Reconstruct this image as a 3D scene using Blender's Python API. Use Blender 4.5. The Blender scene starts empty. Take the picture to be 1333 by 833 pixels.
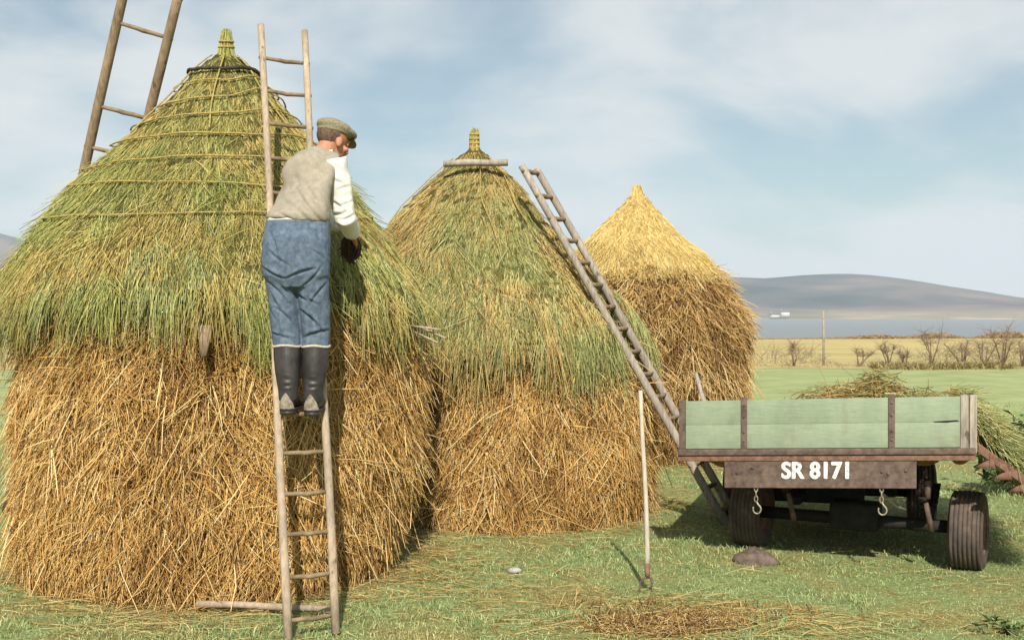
import bpy, bmesh, math, random
import numpy as np
from mathutils import Vector, Matrix

rng = np.random.default_rng(7)
random.seed(7)
S = bpy.context.scene
COL = S.collection
FPX, HORIZ, CAMZ = 1500.0, 408.0, 1.73
R = math.radians


def at(px, py, D):
    """a point of the photograph seen at depth D, as a place in the field (metres)"""
    return np.array(((px - 666.5) / FPX * D, D, CAMZ - (py - HORIZ) / FPX * D))


# ------------------------------------------------------------------ helpers
def tag(o, label=None, cat=None, group=None, kind=None):
    if label: o['label'] = label
    if cat: o['category'] = cat
    if group: o['group'] = group
    if kind: o['kind'] = kind
    return o


def empty(name, loc, label, cat, group=None, rz=0):
    o = bpy.data.objects.new(name, None)
    o.location = loc
    o.rotation_euler = (0, 0, rz)
    o.empty_display_size = 0.1
    COL.objects.link(o)
    return tag(o, label, cat, group)


def link(name, me, mats, parent=None, smooth=True):
    if not isinstance(mats, (list, tuple)): mats = [mats]
    for m in mats: me.materials.append(m)
    if smooth:
        me.polygons.foreach_set('use_smooth', np.ones(len(me.polygons), dtype=bool))
    o = bpy.data.objects.new(name, me)
    COL.objects.link(o)
    if parent is not None:
        o.parent = parent
    return o


class Geo:
    """collects vertices and faces of one mesh"""
    def __init__(s):
        s.v = []; s.q = []; s.mi = []; s.n = 0; s.extra = []; s.exmi = []

    def add(s, v, quads, mi=0):
        v = np.asarray(v, dtype=np.float32).reshape(-1, 3)
        q = np.asarray(quads, dtype=np.int32).reshape(-1, 4) + s.n
        s.v.append(v); s.q.append(q); s.mi.append(np.full(len(q), mi, dtype=np.int32))
        s.n += len(v)
        return s

    def poly(s, v, faces, mi=0):
        v = np.asarray(v, dtype=np.float32).reshape(-1, 3)
        for f in faces:
            s.extra.append([i + s.n for i in f]); s.exmi.append(mi)
        s.v.append(v); s.n += len(v)
        return s

    def box(s, c, size, ax=None, mi=0, bev=0.0):
        ax = np.eye(3) if ax is None else np.asarray(ax)
        h = np.asarray(size) / 2
        bev = min(bev, *(h * 0.45)) if bev else 0
        if not bev:
            p = np.array([(x, y, z) for x in (-1, 1) for y in (-1, 1) for z in (-1, 1)]) * h
            s.poly(p @ ax + c, [(0, 1, 3, 2), (4, 6, 7, 5), (0, 4, 5, 1), (2, 3, 7, 6), (0, 2, 6, 4), (1, 5, 7, 3)], mi)
            return s
        bm = bmesh.new()
        bmesh.ops.create_cube(bm, size=1)
        for w in bm.verts: w.co = Vector((w.co.x * size[0], w.co.y * size[1], w.co.z * size[2]))
        bmesh.ops.bevel(bm, geom=bm.edges[:], offset=bev, segments=2, affect='EDGES', profile=0.6)
        bm.verts.ensure_lookup_table()
        p = np.array([w.co[:] for w in bm.verts])
        s.poly(p @ ax + c, [[w.index for w in f.verts] for f in bm.faces], mi)
        bm.free()
        return s

    def tube(s, pts, rad, seg=10, mi=0, caps=True, squash=None):
        pts = np.asarray(pts, dtype=float); n = len(pts)
        rad = np.broadcast_to(np.asarray(rad, dtype=float), (n,))
        t = np.gradient(pts, axis=0); t /= np.linalg.norm(t, axis=1)[:, None] + 1e-9
        up = np.array((0.13, 0.21, 1.0)) if abs(t[0][2]) < 0.9 else np.array((1.0, 0.1, 0.05))
        u = np.cross(t[0], up); u /= np.linalg.norm(u)
        V = []
        a = np.linspace(0, 2 * np.pi, seg, endpoint=False)
        for i in range(n):
            u = u - t[i] * np.dot(u, t[i]); u /= np.linalg.norm(u)
            w = np.cross(t[i], u)
            V.append(pts[i] + rad[i] * (np.cos(a)[:, None] * u + np.sin(a)[:, None] * w))
        V = np.concatenate(V)
        k = np.arange(seg); k2 = (k + 1) % seg
        Q = np.concatenate([np.stack([i * seg + k, i * seg + k2, (i + 1) * seg + k2, (i + 1) * seg + k], 1) for i in range(n - 1)])
        base = s.n
        s.add(V, Q, mi)
        if caps:
            s.extra.append([base + j for j in range(seg)][::-1]); s.exmi.append(mi)
            s.extra.append([base + (n - 1) * seg + j for j in range(seg)]); s.exmi.append(mi)
        return s

    def loft(s, rings, mi=0, caps=True):
        """rings: list of (m,3) arrays"""
        m = len(rings[0]); base = s.n
        k = np.arange(m); k2 = (k + 1) % m
        Q = np.concatenate([np.stack([i * m + k, i * m + k2, (i + 1) * m + k2, (i + 1) * m + k], 1) for i in range(len(rings) - 1)])
        s.add(np.concatenate(rings), Q, mi)
        if caps:
            s.extra.append([base + j for j in range(m)][::-1]); s.exmi.append(mi)
            s.extra.append([base + (len(rings) - 1) * m + j for j in range(m)]); s.exmi.append(mi)
        return s

    def grid(s, P, mi=0, wrap=False):
        a, b = P.shape[:2]
        i = np.arange(a - 1)[:, None]; j = np.arange(b if wrap else b - 1)[None, :]
        j2 = (j + 1) % b
        q = np.stack([i * b + j, i * b + j2, (i + 1) * b + j2, (i + 1) * b + j], -1).reshape(-1, 4)
        return s.add(P.reshape(-1, 3), q, mi)

    def sphere(s, c, r, seg=14, ax=None, mi=0):
        ax = np.eye(3) if ax is None else np.asarray(ax)
        r = np.broadcast_to(np.asarray(r, dtype=float), (3,))
        rings = []
        for i in range(1, seg):
            ph = np.pi * i / seg
            a = np.linspace(0, 2 * np.pi, seg * 2, endpoint=False)
            p = np.stack([np.sin(ph) * np.cos(a), np.sin(ph) * np.sin(a), np.full_like(a, -np.cos(ph))], 1) * r
            rings.append(p @ ax + c)
        return s.loft(rings, mi)

    def mesh(s, name):
        me = bpy.data.meshes.new(name)
        v = np.concatenate(s.v) if s.v else np.zeros((0, 3), np.float32)
        q = np.concatenate(s.q) if s.q else np.zeros((0, 4), np.int32)
        mi = np.concatenate(s.mi) if s.mi else np.zeros(0, np.int32)
        lt = np.concatenate([np.full(len(q), 4, np.int32), np.array([len(f) for f in s.extra], np.int32)]).astype(np.int32)
        li = np.concatenate([q.reshape(-1), np.array([i for f in s.extra for i in f], np.int32)]).astype(np.int32)
        ls = np.concatenate([[0], np.cumsum(lt)[:-1]]).astype(np.int32) if len(lt) else lt
        me.vertices.add(len(v)); me.vertices.foreach_set('co', v.reshape(-1).astype(np.float32))
        me.loops.add(len(li)); me.loops.foreach_set('vertex_index', li)
        me.polygons.add(len(lt)); me.polygons.foreach_set('loop_start', ls)
        me.polygons.foreach_set('loop_total', lt)
        me.polygons.foreach_set('material_index', np.concatenate([mi, np.array(s.exmi, np.int32)]).astype(np.int32))
        me.update(calc_edges=True)
        me.validate()
        return me

    def obj(s, name, mats, parent=None, smooth=True):
        return link(name, s.mesh(name), mats, parent, smooth)


def unit(a):
    a = np.asarray(a, dtype=float)
    return a / (np.linalg.norm(a, axis=-1, keepdims=True) + 1e-12)


class Noise:
    def __init__(s, seed, k=9):
        r = np.random.default_rng(seed)
        s.d = r.normal(size=(k, 3)); s.p = r.uniform(0, 6.28, k); s.a = 1 / np.sqrt(k / 2)
    def __call__(s, P, scale=1.0):
        P = np.asarray(P)
        return np.sin(P @ (s.d.T * scale) + s.p).sum(-1) * s.a * 0.6


def stalks(G, P, D, L, W, sag=None, mi=0, taper=0.45, rings=3):
    """many thin three-sided stalks: P start, D direction, L length, W width, sag = displacement of the tip"""
    n = len(P)
    D = unit(D)
    if sag is None: sag = np.zeros((n, 3))
    ts = np.linspace(0, 1, rings)
    ref = rng.normal(size=(n, 3))
    u = unit(np.cross(D, ref)); w = np.cross(D, u)
    ang = np.array([0, 2.0944, 4.18879])
    V = np.empty((n, rings, 3, 3))
    for k, t in enumerate(ts):
        c = P + D * (L * t)[:, None] + sag * (t * t)
        rr = (W / 2 * (1 - taper * t))[:, None]
        for j, a in enumerate(ang):
            V[:, k, j] = c + rr * (math.cos(a) * u + math.sin(a) * w)
    pat = []
    for k in range(rings - 1):
        for j in range(3):
            j2 = (j + 1) % 3
            pat.append((k * 3 + j, k * 3 + j2, k * 3 + 3 + j2, k * 3 + 3 + j))
    pat = np.array(pat)
    Q = (np.arange(n)[:, None, None] * (rings * 3) + pat[None]).reshape(-1, 4)
    G.add(V.reshape(-1, 3), Q, mi)


def blades(G, P, D, L, W, mi=0):
    """flat tapering grass blades, two segments with a bend"""
    n = len(P)
    side = unit(np.stack([-D[:, 1], D[:, 0], np.zeros(n)], 1) + rng.normal(size=(n, 3)) * 0.3)
    D = unit(D)
    mid = P + D * (L * 0.55)[:, None]
    tip = P + D * L[:, None] + np.stack([D[:, 0], D[:, 1], -np.ones(n) * 0.6], 1) * (L * 0.28)[:, None]
    w = (W / 2)[:, None] * side
    V = np.stack([P - w, P + w, mid + w * 0.8, mid - w * 0.8, tip + w * 0.15, tip - w * 0.15], 1)
    pat = np.array([(0, 1, 2, 3), (3, 2, 4, 5)])
    Q = (np.arange(n)[:, None, None] * 6 + pat[None]).reshape(-1, 4)
    G.add(V.reshape(-1, 3), Q, mi)


# ------------------------------------------------------------------ materials
class NT:
    def __init__(s, name):
        s.m = bpy.data.materials.new(name); s.m.use_nodes = True
        s.t = s.m.node_tree; s.b = s.t.nodes['Principled BSDF']
        s.b.inputs['Specular IOR Level'].default_value = 0.3
    def n(s, typ, **kw):
        nd = s.t.nodes.new(typ)
        for k, v in kw.items(): setattr(nd, k, v)
        return nd
    def l(s, a, b): s.t.links.new(a, b)
    def coord(s, kind='Object'):
        return s.n('ShaderNodeTexCoord').outputs[kind]
    def noise(s, scale, detail=4, rough=0.6, vec=None, stretch=None):
        nd = s.n('ShaderNodeTexNoise')
        nd.inputs['Scale'].default_value = scale; nd.inputs['Detail'].default_value = detail
        nd.inputs['Roughness'].default_value = rough
        v = vec if vec is not None else s.coord()
        if stretch:
            mp = s.n('ShaderNodeMapping'); mp.inputs['Scale'].default_value = stretch
            s.l(v, mp.inputs['Vector']); v = mp.outputs['Vector']
        s.l(v, nd.inputs['Vector'])
        return nd.outputs['Fac']
    def ramp(s, fac, stops, interp='LINEAR'):
        r = s.n('ShaderNodeValToRGB'); r.color_ramp.interpolation = interp
        e = r.color_ramp.elements
        while len(e) < len(stops): e.new(0.5)
        for el, (p, c) in zip(e, stops):
            el.position = p
            el.color = (*c, 1) if isinstance(c, (tuple, list)) else (c, c, c, 1)
        s.l(fac, r.inputs['Fac'])
        return r.outputs['Color']
    def mix(s, fac, a, b, mode='MIX'):
        m = s.n('ShaderNodeMix', data_type='RGBA', blend_type=mode)
        for sock, val in ((m.inputs[0], fac), (m.inputs[6], a), (m.inputs[7], b)):
            if hasattr(val, 'node'): s.l(val, sock)
            elif isinstance(val, (tuple, list)): sock.default_value = (*val, 1)
            else: sock.default_value = val
        return m.outputs[2]
    def bump(s, h, strength=0.3, dist=0.01):
        b = s.n('ShaderNodeBump'); b.inputs['Strength'].default_value = strength; b.inputs['Distance'].default_value = dist
        s.l(h, b.inputs['Height']); s.l(b.outputs['Normal'], s.b.inputs['Normal'])
    def color(s, c): s.l(c, s.b.inputs['Base Color'])
    def rough(s, r): s.b.inputs['Roughness'].default_value = r


def plain(name, c1, c2, scale=8, rough=0.85, bump=0.3, bscale=40, stretch=None, bdist=0.004, metal=0, lo=0.35, hi=0.65):
    t = NT(name)
    f = t.noise(scale, 6, 0.65, stretch=stretch)
    t.color(t.ramp(f, [(lo, c1), (hi, c2)]))
    t.rough(rough); t.b.inputs['Metallic'].default_value = metal
    if bump: t.bump(t.noise(bscale, 5, 0.7, stretch=stretch), bump, bdist)
    return t.m


def straw_mat(name, stops, stops2=None, pscale=1.2, plo=0.45, phi=0.6, trans=0.0):
    """each stalk takes its own colour from the first ramp, in patches from the second"""
    t = NT(name)
    g = t.n('ShaderNodeNewGeometry')
    c = t.ramp(g.outputs['Random Per Island'], stops)
    if stops2:
        c2 = t.ramp(g.outputs['Random Per Island'], stops2)
        f = t.ramp(t.noise(pscale, 3, 0.6), [(plo, 0.0), (phi, 1.0)])
        c = t.mix(f, c, c2)
    t.color(c); t.rough(0.62); t.b.inputs['Specular IOR Level'].default_value = 0.25
    return t.m


M = {}
M['straw'] = straw_mat('straw',
    [(0.0, (0.2, 0.1, 0.03)), (0.25, (0.48, 0.26, 0.07)), (0.6, (0.68, 0.415, 0.13)), (0.85, (0.79, 0.55, 0.21)), (1.0, (0.85, 0.71, 0.41))],
    [(0.0, (0.12, 0.055, 0.02)), (0.35, (0.33, 0.165, 0.045)), (0.7, (0.52, 0.3, 0.09)), (1.0, (0.66, 0.46, 0.18))], 2.2, 0.46, 0.66)
M['bright_straw'] = straw_mat('bright_straw', [(0.0, (0.5, 0.31, 0.1)), (0.5, (0.7, 0.48, 0.19)), (1.0, (0.82, 0.65, 0.34))])
M['straw_core'] = plain('straw_core', (0.14, 0.075, 0.025), (0.36, 0.21, 0.065), 14, 0.95, 0.8, 50, bdist=0.02)
M['thatch_a'] = straw_mat('thatch_green',
    [(0.0, (0.09, 0.1, 0.025)), (0.3, (0.23, 0.265, 0.065)), (0.65, (0.37, 0.395, 0.11)), (0.88, (0.52, 0.475, 0.16)), (1.0, (0.68, 0.58, 0.25))],
    [(0.0, (0.12, 0.075, 0.02)), (0.3, (0.34, 0.25, 0.065)), (0.65, (0.52, 0.4, 0.12)), (1.0, (0.7, 0.55, 0.22))], 1.9, 0.42, 0.62)
M['thatch_b'] = straw_mat('thatch_faded',
    [(0.0, (0.12, 0.12, 0.04)), (0.3, (0.24, 0.28, 0.085)), (0.65, (0.39, 0.41, 0.145)), (1.0, (0.64, 0.55, 0.27))],
    [(0.0, (0.16, 0.09, 0.03)), (0.3, (0.4, 0.26, 0.08)), (0.65, (0.57, 0.41, 0.145)), (1.0, (0.7, 0.55, 0.25))], 1.2, 0.40, 0.58)
M['rush'] = straw_mat('fresh_rush',
    [(0.0, (0.1, 0.12, 0.04)), (0.35, (0.25, 0.285, 0.1)), (0.7, (0.41, 0.43, 0.17)), (1.0, (0.62, 0.58, 0.28))])
M['cap_core'] = plain('cap_core', (0.3, 0.19, 0.06), (0.5, 0.35, 0.12), 20, 0.95, 0.8, 50, bdist=0.02)
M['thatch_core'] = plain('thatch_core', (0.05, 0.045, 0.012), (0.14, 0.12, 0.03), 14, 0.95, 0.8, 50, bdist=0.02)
M['pale_straw'] = straw_mat('pale_straw',
    [(0.0, (0.45, 0.3, 0.09)), (0.4, (0.68, 0.5, 0.17)), (0.8, (0.8, 0.63, 0.26)), (1.0, (0.86, 0.74, 0.4))])
M['brown_straw'] = straw_mat('brown_straw',
    [(0.0, (0.14, 0.07, 0.022)), (0.3, (0.34, 0.19, 0.06)), (0.7, (0.54, 0.34, 0.12)), (1.0, (0.74, 0.54, 0.25))],
    [(0.0, (0.09, 0.04, 0.015)), (0.4, (0.24, 0.125, 0.04)), (0.8, (0.42, 0.25, 0.09)), (1.0, (0.6, 0.42, 0.18))], 2.6, 0.5, 0.58)
M['old_straw'] = straw_mat('old_straw',
    [(0.0, (0.08, 0.04, 0.015)), (0.35, (0.22, 0.12, 0.04)), (0.65, (0.45, 0.29, 0.1)), (1.0, (0.7, 0.53, 0.25))])
M['litter'] = straw_mat('litter',
    [(0.0, (0.16, 0.1, 0.03)), (0.5, (0.4, 0.29, 0.1)), (1.0, (0.64, 0.5, 0.22))])
M['hay'] = straw_mat('hay',
    [(0.0, (0.1, 0.055, 0.02)), (0.35, (0.3, 0.18, 0.055)), (0.7, (0.42, 0.3, 0.1)), (1.0, (0.6, 0.47, 0.2))],
    [(0.0, (0.08, 0.1, 0.03)), (0.5, (0.2, 0.24, 0.07)), (1.0, (0.4, 0.4, 0.15))], 3.0)
M['rope'] = plain('straw_rope', (0.24, 0.18, 0.05), (0.5, 0.39, 0.13), 60, 0.8, 0.8, 120, bdist=0.006)
M['dark_rope'] = plain('tarred_rope', (0.02, 0.015, 0.012), (0.06, 0.045, 0.03), 60, 0.7, 0.6, 120)
M['wood'] = plain('weathered_wood', (0.33, 0.25, 0.17), (0.52, 0.42, 0.31), 6, 0.8, 0.4, 30, (8, 8, 1), 0.003)
M['wood_dark'] = plain('dark_wood', (0.2, 0.14, 0.085), (0.36, 0.27, 0.17), 7, 0.8, 0.4, 30, (6, 6, 1.5), 0.003)
def wood_mat(name, c1, c2, knot, rough=0.82):
    t = NT(name)
    st = t.noise(5, 6, 0.7, stretch=(9, 9, 0.9)); big = t.noise(2.2, 4, 0.6)
    c = t.ramp(st, [(0.3, c1), (0.68, c2)])
    c = t.mix(1.0, c, t.ramp(big, [(0.3, 0.68), (0.7, 1.15)]), 'MULTIPLY')
    k = t.ramp(t.noise(16, 3, 0.5, stretch=(1, 1, 0.55)), [(0.66, 0.0), (0.72, 0.85)])
    t.color(t.mix(k, c, knot)); t.rough(rough)
    t.bump(t.noise(14, 6, 0.75, stretch=(6, 6, 0.8)), 0.6, 0.004)
    return t.m
M['wood'] = wood_mat('weathered_wood', (0.29, 0.215, 0.145), (0.53, 0.43, 0.32), (0.13, 0.085, 0.05))
M['wood_dark'] = wood_mat('dark_wood', (0.17, 0.115, 0.07), (0.38, 0.28, 0.175), (0.07, 0.045, 0.025))
M['fork_wood'] = plain('fork_wood', (0.42, 0.37, 0.3), (0.58, 0.52, 0.43), 8, 0.75, 0.3, 30, (8, 8, 1), 0.002)
M['wood_grey'] = wood_mat('grey_wood', (0.2, 0.165, 0.13), (0.46, 0.41, 0.34), (0.1, 0.075, 0.055))
M['wood_rung'] = plain('worn_rung_wood', (0.14, 0.1, 0.055), (0.3, 0.22, 0.13), 14, 0.75, 0.3, 40)
M['bark'] = plain('bark', (0.1, 0.06, 0.035), (0.24, 0.16, 0.1), 14, 0.9, 0.7, 40)
M['iron'] = plain('rusty_iron', (0.075, 0.05, 0.04), (0.17, 0.12, 0.095), 18, 0.75, 0.4, 60, bdist=0.003)
M['rust'] = plain('red_rust', (0.13, 0.065, 0.045), (0.25, 0.14, 0.095), 22, 0.85, 0.4, 60, bdist=0.003)
M['steel'] = plain('worn_steel', (0.25, 0.22, 0.16), (0.45, 0.4, 0.3), 25, 0.5, 0.2, 60, metal=0.6)
M['chassis'] = plain('chassis_black', (0.008, 0.008, 0.007), (0.025, 0.021, 0.018), 12, 0.8, 0.3, 40)
M['white_paint'] = plain('white_paint', (0.3, 0.26, 0.22), (0.78, 0.75, 0.68), 45, 0.8, 0.3, 90, lo=0.32, hi=0.46)
M['stone'] = plain('stone', (0.07, 0.05, 0.042), (0.19, 0.14, 0.11), 15, 0.9, 0.6, 40, bdist=0.01)
M['pale_stone'] = plain('pale_stone', (0.26, 0.26, 0.24), (0.42, 0.42, 0.4), 25, 0.9, 0.4, 60)


def green_paint():
    t = NT('green_paint')
    f = t.noise(5, 7, 0.7, stretch=(1, 1, 0.5))
    base = t.ramp(f, [(0.3, (0.225, 0.285, 0.19)), (0.52, (0.265, 0.325, 0.22)), (0.7, (0.31, 0.365, 0.255))])
    sc = t.noise(9, 8, 0.75, stretch=(0.6, 4, 2.5))
    chips = t.ramp(sc, [(0.6, 0.0), (0.68, 0.8)])
    gr = t.ramp(t.noise(3.2, 7, 0.75, stretch=(1.2, 1, 0.6)), [(0.5, 0.0), (0.72, 0.55)])
    base = t.mix(gr, base, (0.2, 0.2, 0.14))
    fine = t.ramp(t.noise(55, 5, 0.8, stretch=(0.15, 1, 1.5)), [(0.3, 0.82), (0.7, 1.1)])
    base = t.mix(1.0, base, fine, 'MULTIPLY')
    t.color(t.mix(chips, base, (0.3, 0.32, 0.22)))
    t.rough(0.65); t.bump(t.noise(30, 6, 0.7, stretch=(0.4, 1, 2)), 0.25, 0.004)
    return t.m
M['green'] = green_paint()


def tyre_mat():
    t = NT('tyre_rubber')
    f = t.noise(9, 6, 0.7)
    t.color(t.ramp(f, [(0.35, (0.055, 0.045, 0.04)), (0.6, (0.12, 0.09, 0.07)), (0.72, (0.26, 0.19, 0.13))]))
    t.rough(0.85); t.bump(t.noise(60, 4), 0.3, 0.003)
    return t.m
M['tyre'] = tyre_mat()


def ground_mat():
    t = NT('turf')
    v = t.coord('Object')
    a = t.noise(1.1, 5, 0.65, vec=v)
    b = t.noise(26, 5, 0.75, vec=v)
    g1 = t.ramp(b, [(0.3, (0.11, 0.13, 0.05)), (0.55, (0.24, 0.285, 0.115)), (0.75, (0.36, 0.38, 0.17))])
    g2 = t.ramp(b, [(0.3, (0.13, 0.09, 0.035)), (0.55, (0.27, 0.22, 0.08)), (0.75, (0.4, 0.32, 0.14))])
    f = t.ramp(a, [(0.47, 0.0), (0.62, 0.7)])
    t.color(t.mix(f, g1, g2)); t.rough(0.95)
    t.b.inputs['Specular IOR Level'].default_value = 0.1
    t.bump(b, 0.6, 0.02)
    return t.m
M['ground'] = ground_mat()


def field_mat():
    t = NT('stubble')
    v = t.coord('Object')
    a = t.noise(0.12, 5, 0.65, vec=v, stretch=(0.6, 2.0, 1))
    b = t.noise(4, 5, 0.75, vec=v, stretch=(1, 2.5, 1))
    c1 = t.ramp(b, [(0.3, (0.38, 0.3, 0.13)), (0.6, (0.55, 0.45, 0.21)), (0.8, (0.6, 0.52, 0.28))])
    c2 = t.ramp(b, [(0.3, (0.26, 0.23, 0.09)), (0.7, (0.42, 0.37, 0.15))])
    t.color(t.mix(t.ramp(a, [(0.4, 0.0), (0.65, 1.0)]), c1, c2)); t.rough(0.95)
    t.b.inputs['Specular IOR Level'].default_value = 0.1
    t.bump(b, 0.5, 0.05)
    return t.m
M['stubble'] = field_mat()
M['meadow'] = plain('meadow', (0.235, 0.285, 0.11), (0.34, 0.375, 0.165), 0.9, 0.95, 0.4, 9, bdist=0.03)
M['grass'] = straw_mat('grass_blades',
    [(0.0, (0.11, 0.155, 0.055)), (0.4, (0.21, 0.305, 0.115)), (0.75, (0.32, 0.415, 0.17)), (1.0, (0.54, 0.53, 0.27))],
    [(0.0, (0.2, 0.18, 0.07)), (0.4, (0.36, 0.34, 0.135)), (1.0, (0.6, 0.52, 0.27))], 1.1, 0.52, 0.7)
M['weed'] = straw_mat('weed_leaves', [(0.0, (0.04, 0.065, 0.025)), (0.6, (0.1, 0.15, 0.05)), (1.0, (0.2, 0.25, 0.09))])
M['twig'] = straw_mat('bare_twigs', [(0.0, (0.15, 0.105, 0.07)), (0.5, (0.28, 0.2, 0.135)), (1.0, (0.42, 0.31, 0.2))])
M['dry_weed'] = straw_mat('dry_weeds', [(0.0, (0.1, 0.06, 0.025)), (0.5, (0.24, 0.19, 0.07)), (1.0, (0.42, 0.35, 0.16))])
M['heath'] = straw_mat('heathery_hedge', [(0.0, (0.17, 0.1, 0.06)), (0.5, (0.32, 0.2, 0.11)), (1.0, (0.45, 0.33, 0.18))])
M['whitewash'] = plain('whitewash', (0.5, 0.48, 0.43), (0.62, 0.6, 0.55), 0.2, 0.9, 0)
M['slate'] = plain('slate', (0.09, 0.09, 0.1), (0.16, 0.155, 0.16), 0.3, 0.8, 0)
M['dark_glass'] = plain('dark_glass', (0.03, 0.035, 0.04), (0.05, 0.05, 0.06), 1, 0.2, 0)


def hill_mat():
    t = NT('moor')
    v = t.coord('Object')
    a = t.noise(0.0016, 6, 0.62, vec=v)
    moor = t.ramp(a, [(0.36, (0.02, 0.028, 0.024)), (0.5, (0.085, 0.075, 0.06)), (0.62, (0.2, 0.135, 0.1))])
    b = t.noise(0.004, 3, 0.5, vec=v, stretch=(0.5, 1.2, 1))
    fld = t.ramp(b, [(0.35, (0.16, 0.15, 0.085)), (0.5, (0.36, 0.27, 0.16)), (0.62, (0.23, 0.19, 0.11)), (0.7, (0.46, 0.36, 0.25))])
    sx = t.n('ShaderNodeSeparateXYZ'); t.l(v, sx.inputs[0])
    add = t.n('ShaderNodeMath', operation='MULTIPLY_ADD'); t.l(a, add.inputs[0]); add.inputs[1].default_value = 40; t.l(sx.outputs['Z'], add.inputs[2])
    mr = t.n('ShaderNodeMapRange'); t.l(add.outputs[0], mr.inputs[0])
    mr.inputs[1].default_value = 18; mr.inputs[2].default_value = 40
    t.color(t.mix(mr.outputs[0], fld, moor)); t.rough(1.0)
    t.b.inputs['Specular IOR Level'].default_value = 0.0
    return t.m
M['hill'] = hill_mat()


def water_mat():
    t = NT('lough')
    t.b.inputs['Base Color'].default_value = (0.2, 0.22, 0.235, 1); t.rough(0.75)
    t.bump(t.noise(0.3, 4), 0.3, 0.4)
    return t.m
M['water'] = water_mat()

# ------------------------------------------------------------------ camera, light, sky
SUN_EL = 40.0
LIGHT = np.array((-0.035, 1.0, -math.tan(R(SUN_EL))))

cam = bpy.data.cameras.new('camera'); co = bpy.data.objects.new('camera', cam); COL.objects.link(co)
cam.sensor_width = 36; cam.lens = 36 * FPX / 1333; cam.clip_start = 0.05; cam.clip_end = 20000
co.location = (0, 0, CAMZ); co.rotation_euler = (R(90) - math.atan((416.5 - HORIZ) / FPX), 0, 0)
S.camera = co

sl = bpy.data.lights.new('sun', 'SUN'); so = bpy.data.objects.new('sun', sl); COL.objects.link(so)
sl.energy = 5.0; sl.angle = R(0.6); sl.color = (1.0, 0.93, 0.82)
so.rotation_euler = Vector(LIGHT).to_track_quat('-Z', 'Y').to_euler(); so.location = (0, -5, 8)

W = bpy.data.worlds.new('World'); S.world = W; W.use_nodes = True
wt = W.node_tree; wn = wt.nodes
bg = wn['Background']; bg.inputs['Strength'].default_value = 0.076
sky = wn.new('ShaderNodeTexSky'); sky.sky_type = 'NISHITA'; sky.sun_disc = False
sky.sun_elevation = R(SUN_EL); sky.sun_rotation = R(180 + 2); sky.dust_density = 1.2; sky.air_density = 1.0; sky.ozone_density = 1.0
tc = wn.new('ShaderNodeTexCoord')
sep = wn.new('ShaderNodeSeparateXYZ'); wt.links.new(tc.outputs['Generated'], sep.inputs[0])
def wm(op, a, b=None, c=None):
    m = wn.new('ShaderNodeMath'); m.operation = op
    for i, x in enumerate((a, b, c)):
        if x is None: continue
        if hasattr(x, 'node'): wt.links.new(x, m.inputs[i])
        else: m.inputs[i].default_value = x
    return m.outputs[0]
den = wm('ADD', wm('MAXIMUM', sep.outputs['Z'], 0.0), 0.42)
cx_ = wm('DIVIDE', sep.outputs['X'], den); cy_ = wm('DIVIDE', sep.outputs['Y'], den)
cmb = wn.new('ShaderNodeCombineXYZ'); wt.links.new(cx_, cmb.inputs[0]); wt.links.new(cy_, cmb.inputs[1])
mp = wn.new('ShaderNodeMapping'); wt.links.new(cmb.outputs[0], mp.inputs[0])
mp.inputs['Rotation'].default_value = (0, 0, R(-12)); mp.inputs['Scale'].default_value = (0.8, 1.0, 1); mp.inputs['Location'].default_value = (3.1, 0.35, 0)
nz = wn.new('ShaderNodeTexNoise'); nz.inputs['Scale'].default_value = 2.3; nz.inputs['Detail'].default_value = 6; nz.inputs['Roughness'].default_value = 0.5
nz.inputs['Distortion'].default_value = 0.25
wt.links.new(mp.outputs[0], nz.inputs['Vector'])
cr = wn.new('ShaderNodeValToRGB'); cr.color_ramp.interpolation = 'EASE'
cr.color_ramp.elements[0].position = 0.38; cr.color_ramp.elements[0].color = (0.15,) * 3 + (1,)
cr.color_ramp.elements[1].position = 0.6; cr.color_ramp.elements[1].color = (0.95,) * 3 + (1,)
wt.links.new(nz.outputs['Fac'], cr.inputs['Fac'])
mx = wn.new('ShaderNodeMix'); mx.data_type = 'RGBA'
wt.links.new(cr.outputs['Color'], mx.inputs[0]); 
hs = wn.new('ShaderNodeMix'); hs.data_type = 'RGBA'; hs.blend_type = 'MULTIPLY'; hs.inputs[0].default_value = 1.0
wt.links.new(sky.outputs[0], hs.inputs[6]); hs.inputs[7].default_value = (0.97, 1.07, 1.0, 1)
wt.links.new(hs.outputs[2], mx.inputs[6])
mx.inputs[7].default_value = (8.2, 8.6, 8.65, 1)
wt.links.new(mx.outputs[2], bg.inputs['Color'])

S.view_settings.view_transform = 'Standard'; S.view_settings.look = 'None'
S.view_settings.exposure = 0.28; S.view_settings.gamma = 1.0
S.render.engine = 'CYCLES'
S.cycles.volume_bounces = 1; S.cycles.max_bounces = 6; S.cycles.diffuse_bounces = 2

# ------------------------------------------------------------------ land, lough and hills
def nonuni(*segs):
    out = []
    for a, b, n in segs: out += list(np.linspace(a, b, n, endpoint=False))
    return np.array(out + [segs[-1][1]])

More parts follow.
